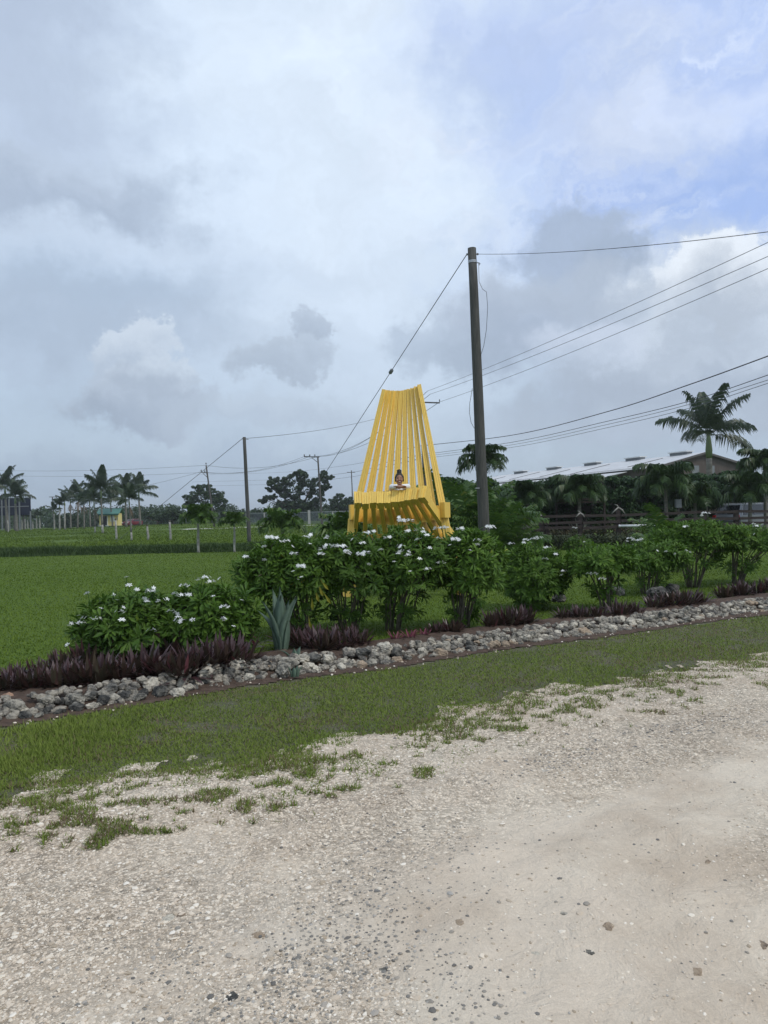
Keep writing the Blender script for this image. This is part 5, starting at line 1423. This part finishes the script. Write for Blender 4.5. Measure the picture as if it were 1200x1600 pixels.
# clumping arecas
def areca(px, d, label, n, sc, seed):
    rg = random.Random(seed); b = on(px, d)
    root = empty('areca_palm', b, label, 'palm')
    m2 = MB()
    for k in range(7):
        a = k * .9; tube(m2, [(math.cos(a) * .15, math.sin(a) * .15, -.05), (math.cos(a) * .3, math.sin(a) * .3, .8 * sc)], [.03, .02], 6)
    m2.obj('canes', M['rachis'], root, smooth=True)
    for k in range(n):
        a = k * 2.399
        o = meshobj('frond', ARECA[k % 3], root, (math.cos(a) * .2, math.sin(a) * .2, rg.uniform(.2, .9) * sc), rz=a + rg.uniform(-.3, .3), sc=sc * rg.uniform(.8, 1.1))
    return root
areca(748, 22.5, 'bushy clumping palm fanning out around the foot of the tall pole', 30, 1.0, 1)
areca(712, 25, 'bushy dark clumping palm between the chair and the tall pole', 26, 1.15, 2)
areca(775, 21.0, 'clumping palm with yellow-green arching fronds beyond the tall pole', 24, .72, 3)
areca(1046, 18.5, 'low fan of light green fronds behind the tallest far shrub', 16, .62, 4)
areca(1034, 24, 'light green palm fronds leaning over the end of the white pipe', 12, .55, 5)

# ================================================================== BROADLEAF TREES AND BUSHES
LEAFQ = np.array([(-.5, 0, 0), (0, -.32, .06), (.5, 0, 0), (0, .32, .06)]); LEAFQ_F = np.array([[0, 1, 2, 3]])
def leaf_cloud(mb, clumps, per, size, seed, flat=.75, inner=.5):
    rg = np.random.default_rng(seed)
    C = np.repeat(np.array([c[:3] for c in clumps]), per, 0); Rr = np.repeat(np.array([c[3] for c in clumps]), per)
    n = len(C)
    v = rg.normal(size=(n, 3)); v /= np.linalg.norm(v, axis=1)[:, None]
    k = inner + (1 - inner) * rg.random(n) ** .6
    T = C + v * (Rr * k)[:, None] * np.array([1, 1, flat])
    # leaves lie roughly along the clump surface, tilted at random
    N = v + rg.normal(size=(n, 3)) * .55 + np.array([0, 0, .35]); N /= np.linalg.norm(N, axis=1)[:, None]
    X = np.cross(N, rg.normal(size=(n, 3))); X /= np.linalg.norm(X, axis=1)[:, None]
    Y = np.cross(N, X)
    s_ = size * rg.uniform(.6, 1.25, n)
    cr = np.repeat(rg.random(len(clumps)), per)
    scatter(mb, LEAFQ, LEAFQ_F, np.stack([X * s_[:, None], Y * s_[:, None], N * s_[:, None]], -1), T, np.clip(cr * .5 + rg.random(n) * .45, 0, .965))
def tree(name, b, label, clumps, per, size, mat, seed, group=None, trunk_r=.3, cat='tree', extra=None):
    root = empty(name, b, label, cat, group)
    mb = MB(); leaf_cloud(mb, clumps, per, size, seed); mb.obj('crown', M[mat], root)
    ms = MB(); rg = random.Random(seed)
    mid = np.mean([c[:3] for c in clumps], 0)
    fork = np.array([mid[0] * .4, mid[1] * .4, mid[2] * .42])
    tube(ms, [(0, 0, -.2), tuple(fork * .5), tuple(fork)], [trunk_r * 1.2, trunk_r, trunk_r * .8], 9)
    for c in rg.sample(clumps, min(len(clumps), 12)):
        c = np.array(c[:3]); m_ = fork * .45 + c * .55 + np.array([0, 0, -.06 * np.linalg.norm(c - fork)])
        tube(ms, [fork * .96, m_, c], [trunk_r * .5, trunk_r * .3, trunk_r * .12], 6)
    ms.obj('trunk', M['bark'], root, smooth=True)
    return root
def px_clumps(b, d, spots, dy=1.0, seed=0):
    """clumps given as (px, py, radius in px) at distance d, spread in depth"""
    rg = random.Random(seed); out = []
    sat = []
    for (px, py, r) in spots:
        for k in range(5):
            a = rg.uniform(0, 6.28); sat.append((px + math.cos(a) * r * .95, py + math.sin(a) * r * .8, r * rg.uniform(.28, .5)))
    spots = [(x_, y_, r_ * .8) for x_, y_, r_ in spots] + sat
    for (px, py, r) in spots:
        q = at(px, py, d); rr = r / FPX * d
        for k in range(2):
            out.append((q.x - b.x + rg.uniform(-.3, .3) * rr, rg.uniform(-1, 1) * dy, q.z - b.z + rg.uniform(-.2, .2) * rr, rr))
    return out
# round tree
d = 150; b = on(319, d)
sp_ = [(319, 770, 12), (305, 774, 11), (333, 773, 11), (298, 783, 10), (340, 784, 10), (319, 782, 15), (303, 792, 11), (335, 793, 11), (320, 797, 13), (293, 790, 6), (345, 781, 5), (309, 765, 7), (326, 764, 7), (343, 794, 6)]
tree('round_tree', b, 'round dense dark tree behind the one-sided crossarm pole', px_clumps(b, d, sp_, 2.6, 1), 60, .42, 'tree_leaf', 1, trunk_r=.3)
# big spreading tree
d = 150; b = on(470, d)
sp_ = [(468, 745, 8), (455, 752, 10), (480, 752, 9), (444, 757, 8), (492, 757, 8), (430, 750, 6), (424, 757, 5), (436, 764, 7), (420, 766, 4), (415, 778, 5), (408, 783, 4), (425, 776, 5), (440, 772, 8), (460, 765, 12), (478, 768, 12), (495, 768, 9),
       (508, 741, 6), (500, 746, 5), (516, 745, 4), (510, 752, 5), (503, 762, 6), (512, 760, 4), (450, 783, 11), (466, 785, 12), (482, 785, 12), (498, 784, 9), (440, 788, 7), (472, 796, 12), (455, 796, 10), (490, 797, 12), (436, 796, 5), (468, 738, 5), (474, 742, 5)]
tree('spreading_tree', b, 'big ragged spreading tree behind the long-crossarm pole', px_clumps(b, d, sp_, 3.0, 2), 75, .42, 'tree_leaf', 2, trunk_r=.4)
GB = 'distant trees and bushes along the lane'
for k, (px, d, y0, w_, h_, lab) in enumerate(((530, 165, 772, 26, 15, 'leafy tree filling the gap between the spreading tree and the chair'), (556, 170, 776, 22, 15, 'leafy tree just beside the edge of the chair'), (404, 150, 797, 14, 7, 'low rounded bush left alone between the poles'), (270, 130, 797, 12, 9, 'bush beside the whitewashed trunk nearest the lawn palms'), (245, 135, 801, 26, 9, 'broad low bush at the end of the palm grove'), (106, 165, 803, 22, 12, 'dark tree mass behind the shaggy palms'), (205, 160, 808, 12, 8, 'dark bush behind the small red vehicle'), (370, 140, 801, 26, 7, 'low bush line behind the two small lawn palms'))):
    b = on(px, d)
    rg = random.Random(k); sp_ = [(px + rg.uniform(-1, 1) * w_ * .8, y0 + h_ * .3 + rg.random() * h_ * 1.1, h_ * rg.uniform(.35, .6)) for _ in range(13)]
    tree('distant_tree', b, lab, px_clumps(b, d, sp_, 2, k), 26, .5, 'tree_leaf', 20 + k, GB, .2)
# far wood along the horizon: one mass
mb = MB(); cl = []
rg = np.random.default_rng(5)
for px in np.arange(-40, 720, 2.2):
    d = rg.uniform(185, 240)
    hh = 2.2 + 4.2 * fbm(np.array([px * .03]), np.array([0.3]), 1.0, 4)[0] + rg.uniform(-.6, .8)
    hh *= 1.0 if px < 290 else (.9 if px < 640 else 1.2)
    p = on(px, d)
    for z_ in np.arange(0.8, hh, 1.7): cl.append((p.x, p.y + rg.uniform(-3, 3), p.z + z_, rg.uniform(1.3, 2.3)))
leaf_cloud(mb, cl, 46, .75, 9)
tag(mb.obj('distant_treeline', M['tree_leaf']), 'low dark belt of scrub and trees along the horizon', 'treeline', kind='stuff')

# dense screen of bushes in front of the barn
GH = 'dense bushes screening the barn'
def bush(px, d, ytop, wpx, label, seed, mat='bush_leaf', size=.17, per=230, group=GH, zb=.1):
    b = on(px, d); t = at(px, ytop, d); hz = t.z - b.z; w_ = wpx / FPX * d
    rg = random.Random(seed); cl = []
    for k in range(26):
        z_ = rg.uniform(.08, 1) ** .8 * hz
        rr = rg.uniform(.2, .34) * min(hz, w_) * (1.0 if z_ < hz * .75 else .62)
        cl.append((rg.uniform(-1, 1) * (w_ * .5 - rr * .4), rg.uniform(-.6, .6), min(z_, hz - rr * .75) + zb, rr))
    return tree('dense_bush', b, label, cl, per, size, mat, seed, group, .07, 'bush')
bl = [(705, 34, 748, 75, 'dense bush right behind the chair arm side'), (735, 38, 752, 60, 'dense bush between the chair and the tall pole'), (775, 38, 753, 62, 'dense bush just beyond the tall pole'), (812, 39.5, 753, 58, 'dark bush behind the drooping palm nearest the tall pole'), (850, 40.5, 748, 56, 'dark bush between the first two drooping palms'),
      (886, 41, 744, 50, 'dark bush behind the palm with the spiky plant'), (925, 41, 750, 54, 'dark bush over the shelter beam'), (960, 41, 746, 54, 'dark bush past the shelter'), (998, 41, 748, 56, 'dark bush beside the tall drooping palm'), (1036, 41, 742, 56, 'dark bush behind the tall drooping palm'), (1074, 41, 742, 54, 'dark bush below the gable wall'),
      (1112, 42, 742, 56, 'dark bush at the royal palm trunk'), (1150, 42, 738, 56, 'dark bush above the silver car roof'), (1190, 42, 734, 60, 'dark bush at the picture edge above the silver car'), (1225, 42, 730, 60, 'dark bush mostly out of view past the silver car')]
for k, (px, d, yt, w_, lab) in enumerate(bl): bush(px, d, yt, w_, lab, 100 + k)
# undergrowth behind the fence
bl = [(700, 30, 800, 60, 'low dark bush under the chair beam end'), (770, 31.5, 800, 40, 'low bush beside the fence end post')]
for k, (px, d, yt, w_, lab) in enumerate(bl): bush(px, d, yt, w_, lab, 140 + k, size=.12, per=120)
# clipped low hedge in front of the fence
hx = [790, 830, 870, 910, 950, 990, 1030, 1070]
cl = []; rg = random.Random(77)
hb = on(920, 30.5)
for px in np.arange(795, 1100, 4.5):
    p = on(px, 30.5)
    for k in range(3): cl.append((p.x - hb.x, rg.uniform(-.35, .35), rg.uniform(.12, .50), rg.uniform(.18, .27)))
root = empty('low_hedge', hb, 'low clipped hedge with reddish leaves running below the dark wooden fence', 'hedge')
mb = MB(); leaf_cloud(mb, cl, 95, .085, 31, .8); mb.obj('foliage', M['hedge_leaf'], root)
ms = MB()
for px in np.arange(800, 1095, 9):
    p = on(px, 30.5); tube(ms, [(p.x - hb.x, 0, -.05), (p.x - hb.x + .03, 0, .4)], [.02, .012], 5)
ms.obj('stems', M['bark'], root)
# low planting behind the fence with orange-red flowers
cl = []; fb = on(960, 34.5)
for px in np.arange(800, 1120, 6):
    p = on(px, 34.5)
    for k in range(2): cl.append((p.x - fb.x, rg.uniform(-.3, .3), rg.uniform(.2, .8), rg.uniform(.2, .32)))
root = empty('border_hedge', fb, 'loose planting with orange-red leaves seen between the fence rails', 'hedge')
M['croton'] = leafmat('croton_leaf', (0.03, 0.05, 0.02), (0.09, 0.06, 0.03), (0.28, 0.06, 0.02), 0.5, 0.15)
mb = MB(); leaf_cloud(mb, cl, 70, .11, 33, .8); mb.obj('foliage', M['croton'], root)
# spiky grey plants at the palm feet
SPK = strap_plant(70, .85, .035, 610, R0=.1)
M['spiky'] = leafmat('grey_spiky_leaf', (0.16, 0.17, 0.12), (0.26, 0.26, 0.20), None, 0.7, 0.1)
SPK = SPK.mesh('leaves', M['spiky'])
for px, d, s, lab in ((905, 35.8, 1.35, 'spiky grey-green plant at the foot of the palm by the shelter'), (821, 35.8, 1.15, 'spiky grey plant at the foot of the palm next to the tall pole'), (1030, 36.3, 1.2, 'spiky grey plant at the foot of the tall drooping palm')):
    b = on(px, d); tag(meshobj('spiky_plant', SPK, loc=(b.x, b.y, b.z + .25), sc=s), lab, 'plant', 'spiky plants under the palms')

# ================================================================== WOODEN RAIL FENCE
fb = on(795, 33)
fence = empty('wooden_fence', fb, 'dark three-rail wooden fence with driftwood laid over its posts', 'fence')
fx = [795, 846, 906, 966, 1036, 1100, 1150, 1215]
fd = [33, 33, 33, 33, 33, 33, 33, 33]
FP = [on(px, dd) for px, dd in zip(fx, fd)]
for k, p in enumerate(FP):
    mb = MB(); box(mb, (p.x - fb.x - .09, -.09, -.3), (p.x - fb.x + .09, .09, 1.45 if k != 3 else 1.62), random.random())
    if k in (1,): box(mb, (p.x - fb.x + .16, -.08, -.3), (p.x - fb.x + .32, .08, 1.4))
    mb.obj('fence_post', M['fence_wood'], fence)
    if k < len(FP) - 1:
        q = FP[k + 1]
        for j, z_ in enumerate((1.38, 1.10, .84)):
            if k == 3 and j == 2: continue
            mb = MB(); beam(mb, (p.x - fb.x + .09, -.12, z_ + random.uniform(-.04, .04)), (q.x - fb.x + .04, -.12, z_ + random.uniform(-.04, .04)), .05, .115, rnd=random.random())
            mb.obj('rail', M['fence_wood'], fence)
mb = MB(); tube(mb, [(FP[3].x + .02, FP[3].y - .22, .88), (at(1024, 806, 32.8).x, FP[3].y - .24, .86)], .055, 12); tube(mb, [(FP[3].x, FP[3].y - .22, .88), (FP[3].x - .06, FP[3].y - .22, .88)], .062, 12)
tag(mb.obj('white_pipe', M['white_pvc'], smooth=True), 'straight white pipe fixed low on the dark fence', 'pipe')
for k, (i, lab) in enumerate(((0, 'bleached driftwood piece on the end post of the fence'), (1, 'small pale driftwood knot on the double fence post'), (2, 'bleached forked driftwood on the fence post by the spiky plant'), (3, 'largest bleached driftwood draped over the tallest fence post'))):
    p = FP[i]; mb = MB(); s_ = (.5, .25, .5, .75)[k]; z0 = 1.45 if i != 3 else 1.62
    tube(mb, [(p.x - .45 * s_, p.y - .16, z0 - .25 * s_), (p.x - .2 * s_, p.y - .14, z0 - .02), (p.x, p.y - .05, z0 + .10 * s_), (p.x + .2 * s_, p.y - .12, z0 - .05 * s_), (p.x + .34 * s_, p.y - .15, z0 - .28 * s_)], [.012, .032, .045, .035, .015], 7)
    tube(mb, [(p.x, p.y - .05, z0 + .08 * s_), (p.x - .08 * s_, p.y - .08, z0 + .24 * s_), (p.x - .2 * s_, p.y, z0 + .30 * s_)], [.035, .025, .01], 6)
    tag(mb.obj('driftwood', M['drift'], smooth=True), lab, 'driftwood', 'driftwood on the fence posts')
# ------------------------------------------------------------------ open shelter in the shade
sb = on(905, 38)
sh_ = empty('open_shelter', sb, 'dark open shelter with a low beam in the shade behind the fence', 'shelter')
xl, xr = on(868, 38).x - sb.x, on(946, 38).x - sb.x
mb = MB(); box(mb, (xl, -.1, 2.0), (xr, .05, 2.10)); mb.obj('beam', M['fence_wood'], sh_)
mb = MB(); box(mb, (xl - .1, .0, 2.16), (xr + .1, 2.6, 2.24)); mb.obj('roof', M['fence_wood'], sh_)
mb = MB(); box(mb, (xl, 2.5, 0), (xr, 2.6, 2.1)); mb.obj('back_wall', M['fence_wood'], sh_)
for x_ in (xl + .05, 0.0, xr - .05):
    mb = MB(); box(mb, (x_ - .05, -.06, -.1), (x_ + .05, .04, 2.0)); mb.obj('post', M['fence_wood'], sh_)
p = on(1060, 37)
mr = empty('meter_box', p, 'small white box on a post half hidden under the drooping palm', 'box')
mb = MB(); box(mb, (-.14, -.1, 1.62), (.14, .08, 2.04)); mb.obj('casing', M['grey_steel'], mr)
mb = MB(); box(mb, (-.04, -.04, -.1), (.04, .04, 1.62)); mb.obj('post', M['far_pole'], mr)
p = on(1105, 37.5); mb = MB(); tube(mb, [(p.x, p.y, -.1), (p.x, p.y, 2.3)], .04, 8); tag(mb.obj('thin_post', M['palm_trunk']), 'thin bare post in the dark gap before the barn bushes', 'post')

# ================================================================== BARN
Pn = Vector((34.6, 79, 0)); Pf = Vector((18.5, 118, 0))
ax_ = (Pf - Pn); BL = ax_.length; ax_.normalize()
barn = empty('barn', Pn, 'long barn with a pale metal roof, ridge vents and a brown board gable', 'barn', rz=math.atan2(ax_.y, ax_.x) - math.pi / 2)
ZR, ZE, HW = 7.55, 6.05, 7.2
# local: +Y along the ridge away from the gable, +X to the side
mb = MB(); box(mb, (-HW + .5, 0.3, 0), (-HW + .7, BL, ZE)); box(mb, (HW - .7, .3, 0), (HW - .5, BL, ZE)); mb.obj('side_wall', M['barn_wall'], barn)
mb = MB(); mb.add([(-HW + .5, .3, -.1), (HW - .5, .3, -.1), (HW - .5, .3, ZE - .05), (0, .3, ZR - .12), (-HW + .5, .3, ZE - .05), (-HW + .5, .5, -.1), (HW - .5, .5, -.1), (HW - .5, .5, ZE - .05), (0, .5, ZR - .12), (-HW + .5, .5, ZE - .05)], [[0, 1, 2, 3, 4], [9, 8, 7, 6, 5], [0, 5, 6, 1], [1, 6, 7, 2], [2, 7, 8, 3], [3, 8, 9, 4], [4, 9, 5, 0]])
mb.obj('gable_wall', M['barn_wall'], barn)
for s_ in (-1, 1):
    mb = MB()
    e0 = np.array([s_ * HW, 0, ZE - .15]); r0_ = np.array([0, 0, ZR])
    V = [e0, r0_, r0_ + (0, BL, 0), e0 + (0, BL, 0)]; V += [v + np.array([0, 0, -.06]) for v in V]
    mb.add(V, [[0, 1, 2, 3], [7, 6, 5, 4], [0, 4, 5, 1], [1, 5, 6, 2], [2, 6, 7, 3], [3, 7, 4, 0]])
    mb.obj('roof', M['barn_roof'], barn)
    mb = MB(); beam(mb, e0 + (0, -.06, -.10), r0_ + (0, -.06, -.10), .06, .22); mb.obj('barge_board', M['barn_trim'], barn)
for k, f in enumerate((.985, .76, .52, .27, .06)):
    mb = MB(); y_ = BL * (1 - f) if False else BL * (1 - f)
for k, y_ in enumerate((2.2, 9.5, 17.5, 26.0, 34.5)):
    vb = MB(); box(vb, (-.55, y_, ZR + .22), (.55, y_ + 2.8, ZR + .34)); v_o = vb.obj('ridge_vent', M['white_pvc'], barn)
    vb = MB(); box(vb, (-.35, y_ + .1, ZR - .3), (.35, y_ + 2.7, ZR + .22)); vb.obj('vent_throat', M['grey_steel'], v_o)
for x_ in (-1.9, .3):
    wb = MB(); box(wb, (x_, .22, 5.15), (x_ + 1.1, .3, 6.15)); wo = wb.obj('window', M['barn_trim'], barn)
    wb = MB(); box(wb, (x_ + .08, .19, 5.23), (x_ + 1.02, .22, 6.07)); wb.obj('pane', M['grey_steel'], wo)
# dark lapped seams running along the slope
for y_, a_, c_ in ((6, .25, .8), (15, .1, .8), (22, .15, .7), (30, .2, .8), (38, .2, .7)):
    sb_ = MB(); p0 = np.array([-HW * (1 - a_), y_, ZE - .15 + (ZR - ZE + .15) * a_ + .03]); p1 = np.array([-HW * (1 - c_), y_ - 1.2, ZE - .15 + (ZR - ZE + .15) * c_ + .03])
    beam(sb_, p0, p1, .10, .05); sb_.obj('roof_flashing', M['barn_trim'], barn)
# lower side roof of the barn
mb = MB(); V = [np.array([-HW - 3.6, 4, ZE - 1.0]), np.array([-HW - .02, 4, ZE - .35]), np.array([-HW - .02, BL, ZE - .35]), np.array([-HW - 3.6, BL, ZE - 1.0])]
V += [v + np.array([0, 0, -.06]) for v in V]
mb.add(V, [[0, 1, 2, 3], [7, 6, 5, 4], [0, 4, 5, 1], [1, 5, 6, 2], [2, 6, 7, 3], [3, 7, 4, 0]]); mb.obj('lean_to_roof', M['barn_roof'], barn)

# ================================================================== HUT
hd_ = 150; hb = on(170, hd_)
sc_ = hd_ / FPX
hut = empty('yellow_hut', hb, 'small yellow hut with a green metal roof among the palms', 'hut', rz=R(3))
W2 = 28.5 * sc_; z0 = (0.25); H1 = 2.55
mb = MB(); box(mb, (-W2 * .5 - .05, 0, z0), (W2 * .5, 2.6, z0 + H1)); mb.obj('wall', M['house_wall'], hut)
mb = MB(); box(mb, (-W2 * .5 - .08, -.03, -.3), (W2 * .5 + .03, 2.63, z0)); mb.obj('plinth', M['house_green'], hut)
mb = MB()
V = []
for z_, y_ in ((z0 + H1 - .15, -.75), (z0 + H1 + .95, 1.3), (z0 + H1 - .15, 3.3)):
    for x_ in (-W2 * .5 - .45, W2 * .5 + .45): V += [(x_, y_, z_ + .06), (x_, y_, z_)]
mb.add(V, [[0, 2, 6, 4], [1, 5, 7, 3], [4, 6, 10, 8], [5, 9, 11, 7], [0, 1, 3, 2], [8, 10, 11, 9], [0, 4, 5, 1], [4, 8, 9, 5], [2, 3, 7, 6], [6, 7, 11, 10]])
mb.obj('roof', M['house_roof'], hut)
mb = MB(); box(mb, (-W2 * .5 - .3, -.70, z0 + H1 - .40), (W2 * .5 + .3, -.66, z0 + H1 - .12)); mb.obj('fascia', M['house_green'], hut)
mb = MB(); box(mb, (-1.15, -.06, z0), (-.35, 0, z0 + 2.0)); dr = mb.obj('door', M['dark_glass'], hut)
mb = MB(); box(mb, (-1.3, -.10, z0), (-1.15, .0, z0 + 2.1)); box(mb, (-.35, -.10, z0), (-.2, .0, z0 + 2.1)); mb.obj('door_frame', M['shutter'], dr)
mb = MB(); box(mb, (.35, -.07, z0 + .85), (1.15, 0, z0 + 2.0)); wn_ = mb.obj('window', M['shutter'], hut)
mb = MB(); [box(mb, (.38, -.10, z0 + .9 + k * .13), (1.12, -.07, z0 + .98 + k * .13)) for k in range(8)]; mb.obj('louvre', M['shutter'], wn_)
mb = MB(); box(mb, (1.62, -.14, z0 + 1.2), (1.76, 0, z0 + 1.7)); mb.obj('wall_lamp', M['grey_steel'], hut)
for s_, lab in ((-1.5, 'white planter on the outer side of the hut door'), (-.02, 'white planter between the hut door and window')):
    mb = MB(); tube(mb, [(0, 0, 0), (0, 0, .35), (0, 0, .4)], [.22, .32, .34], 12)
    q = hb + Vector((s_, -1.0, 0)); o = mb.obj('planter', M['white_pvc'], smooth=True); o.location = (q.x, q.y, float(H(q.x, q.y))); tag(o, lab, 'planter', 'white planters by the hut door')

# ================================================================== BIG DARK PANEL ON POSTS
pd = 135
pl, pr_ = at(-60, 800, pd), at(48, 800, pd)
zt_, zb_ = at(24, 778, pd).z, at(24, 805, pd).z
bb = on(-6, pd)
bd = empty('billboard', bb, 'large dark blue panel on posts, seen from its back, behind two palms', 'billboard')
mb = MB(); box(mb, (pl.x - bb.x, -.05, zb_ - bb.z), (pr_.x - bb.x, .1, zt_ - bb.z)); mb.obj('panel', M['board_back'], bd)
mb = MB(); box(mb, (pl.x - bb.x, -.16, (zt_ + zb_) / 2 - bb.z - .08), (pr_.x - bb.x - .3, -.05, (zt_ + zb_) / 2 - bb.z + .08)); mb.obj('crossbar', M['grey_steel'], bd)
for px in (-50, -20, 4, 15.5, 31.5, 48.5):
    q = at(px, 800, pd)
    mb = MB(); box(mb, (q.x - bb.x - .11, -.30, -.2), (q.x - bb.x + .11, -.17, zt_ - bb.z - (.1 if px < 40 else 2.5))); mb.obj('support_post', M['grey_steel'], bd)
for px in (7, 21, 36):
    q = at(px, 800, pd)
    mb = MB(); box(mb, (q.x - bb.x - .09, .14, -.2), (q.x - bb.x + .09, .3, zb_ - bb.z + .3)); mb.obj('rear_post', M['far_pole'], bd)

# ================================================================== CHAIN-LINK FENCE
def wire_net():
    m, t, b = new_mat('chain_link_wire')
    co = t.n('ShaderNodeTexCoord').outputs['Object']; s_ = t.n('ShaderNodeSeparateXYZ', {0: co})
    a = t.math('ADD', s_.outputs[0], s_.outputs[2]); c = t.math('SUBTRACT', s_.outputs[0], s_.outputs[2])
    def line(v): return t.math('LESS_THAN', t.math('ABSOLUTE', t.math('SUBTRACT', t.math('FRACT', t.math('MULTIPLY', v, 8.0)), .5)), .10)
    k = t.math('MAXIMUM', line(a), line(c))
    b.inputs['Base Color'].default_value = (.20, .22, .24, 1); b.inputs['Metallic'].default_value = .3
    tr = t.n('ShaderNodeBsdfTransparent')
    ms = t.n('ShaderNodeMixShader', {0: k, 1: tr.outputs[0], 2: b.outputs[0]})
    t.L.new(ms.outputs[0], t.N['Material Output'].inputs[0]); return m
M['net'] = wire_net()
cpts = [on(385, 122), on(413, 121), on(450, 120), on(483, 119), on(520, 118), on(560, 118), on(600, 119), on(640, 120), on(690, 121)]
cf = empty('chain_link_fence', cpts[0], 'tall grey chain-link fence along the lane, with concrete posts', 'fence')
for k, p in enumerate(cpts):
    lp = p - cpts[0]; mb = MB(); hw = .18 if k == 3 else .09
    box(mb, (lp.x - hw, lp.y - hw, lp.z - .3), (lp.x + hw, lp.y + hw, lp.z + (2.25 if k == 3 else 2.0))); mb.obj('fence_post', M['concrete'], cf)
    if k < len(cpts) - 1:
        q = cpts[k + 1] - cpts[0]
        mb = MB(); mb.add([lp + Vector((0, .03, .05)), q + Vector((0, .03, .05)), q + Vector((0, .03, 1.9)), lp + Vector((0, .03, 1.9))], [[0, 1, 2, 3]]); mb.obj('wire_net', M['net'], cf)
        mb = MB(); tube(mb, [lp + Vector((0, 0, 1.93)), q + Vector((0, 0, 1.93))], .035, 6); mb.obj('top_rail', M['galv'], cf)

# ================================================================== VEHICLES
def car(name, loc, rz, paint, label, cat, Lc=4.5, Wc=1.8, suv=True):
    root = empty(name, loc, label, cat, rz=rz)
    hgt = 1.68 if suv else 1.45
    prof = [(-.5, .32), (-.5, .72), (-.485, .95), (-.47, 1.02), (-.40, hgt * .955), (-.36, hgt), (.02, hgt), (.08, hgt * .985), (.245, 1.05), (.44, .90), (.495, .72), (.5, .34)]
    prof = [(x * Lc, z) for x, z in prof]
    def half(z): return Wc / 2 * (1 - max(0, (z - .85)) * .22 / .8) * (1 if z > .5 else .97)
    mb = MB(); n = len(prof)
    rows = []
    for k, f in ((-1, 1), (-.86, 1.0), (.86, 1.0), (1, 1)):
        rows.append([(x * (.985 if abs(k) == 1 else 1), k * half(z), z * (.985 if abs(k) == 1 and z > 1 else 1)) for x, z in prof])
    V = [v for r_ in rows for v in r_]
    F = []
    for r_ in range(3):
        for i in range(n): F.append([r_ * n + i, r_ * n + (i + 1) % n, (r_ + 1) * n + (i + 1) % n, (r_ + 1) * n + i])
    F.append(list(range(n))[::-1]); F.append([3 * n + i for i in range(n)])
    mb.add(V, F); bo = mb.obj('body', M[paint], root)
    bv = bo.modifiers.new('edge', 'BEVEL'); bv.width = .03; bv.segments = 2; bv.limit_method = 'ANGLE'
    def quad(nm, pts, mat='dark_glass', parent=root):
        m2 = MB(); P = [np.array(p) for p in pts]; nn = np.cross(P[1] - P[0], P[2] - P[0]); nn /= np.linalg.norm(nn)
        m2.add([p + nn * .012 for p in P] + [p - nn * .02 for p in P], [[0, 1, 2, 3], [7, 6, 5, 4], [0, 4, 5, 1], [1, 5, 6, 2], [2, 6, 7, 3], [3, 7, 4, 0]]); return m2.obj(nm, M[mat], parent)
    def S(x, z, s_): return (x * Lc, s_ * half(z) * 1.002, z)
    z1, z2 = 1.03, hgt * .94
    for s_ in (-1, 1):
        for (xa, xb, xc, xd) in ((-.43, -.26, -.27, -.375), (-.245, -.02, -.02, -.255), (0, .19, .07, .0)):
            q = [S(xa, z1, s_), S(xb, z1, s_), S(xc, z2, s_), S(xd, z2, s_)]
            quad('side_window', q if s_ < 0 else q[::-1])
        quad('headlight', [(.497 * Lc, s_ * .82, .66), (.497 * Lc, s_ * .50, .66), (.485 * Lc, s_ * .50, .80), (.485 * Lc, s_ * .80, .80)][::s_ * -1 if s_ > 0 else 1], 'lamp_clear')
        quad('tail_light', [(-.5 * Lc, s_ * .84, .78), (-.5 * Lc, s_ * .62, .78), (-.488 * Lc, s_ * .64, 1.04), (-.488 * Lc, s_ * .82, 1.04)][::-1 if s_ < 0 else 1], 'lamp_red')
        for x_ in (-.31 * Lc, .31 * Lc):
            wm = MB(); tube(wm, [(x_, s_ * (Wc / 2 - .2), .33), (x_, s_ * (Wc / 2 + .01), .33)], .33, 20); wo = wm.obj('wheel', M['tyre'], root)
            wm = MB(); tube(wm, [(x_, s_ * (Wc / 2 - .0), .33), (x_, s_ * (Wc / 2 + .025), .33)], .2, 14); wm.obj('rim', M['galv'], wo)
    quad('rear_window', [(-.462 * Lc, .66, 1.08), (-.462 * Lc, -.66, 1.08), (-.405 * Lc, -.6, hgt * .93), (-.405 * Lc, .6, hgt * .93)])
    quad('windscreen', [(.238 * Lc, -.72, 1.08), (.238 * Lc, .72, 1.08), (.092 * Lc, .62, hgt * .955), (.092 * Lc, -.62, hgt * .955)])
    quad('rear_bumper', [(-.502 * Lc, .8, .36), (-.502 * Lc, -.8, .36), (-.502 * Lc, -.8, .56), (-.502 * Lc, .8, .56)], 'tyre')
    quad('grille', [(.503 * Lc, -.4, .50), (.503 * Lc, .4, .50), (.495 * Lc, .4, .70), (.495 * Lc, -.4, .70)], 'tyre')
    return root
car('parked_suv', Vector((at(1172, 800, 41.5).x, 41.2, 0.12)), R(28), 'silver', 'silver family car parked behind the fence, seen from its rear corner', 'car', 4.6)
pc = on(206.5, 148)
car('parked_car', pc, R(-112), 'red_paint', 'small dark red vehicle parked past the hut among the palms', 'car', 4.2, 1.75, False)

# ================================================================== AIR
hm = bpy.data.materials.new('thin_haze'); hm.use_nodes = True
ht = NT(hm.node_tree); ht.N.remove(ht.N['Principled BSDF'])
pv = ht.n('ShaderNodeVolumePrincipled', {'Color': (0.95, 0.975, 1.0, 1.0), 'Density': 0.0004, 'Anisotropy': 0.3})
ht.L.new(pv.outputs[0], ht.N['Material Output'].inputs['Volume'])
mb = MB(); box(mb, (-2300, -60, -3.5), (2300, 4300, 60)); tag(mb.obj('haze', hm), kind='stuff')
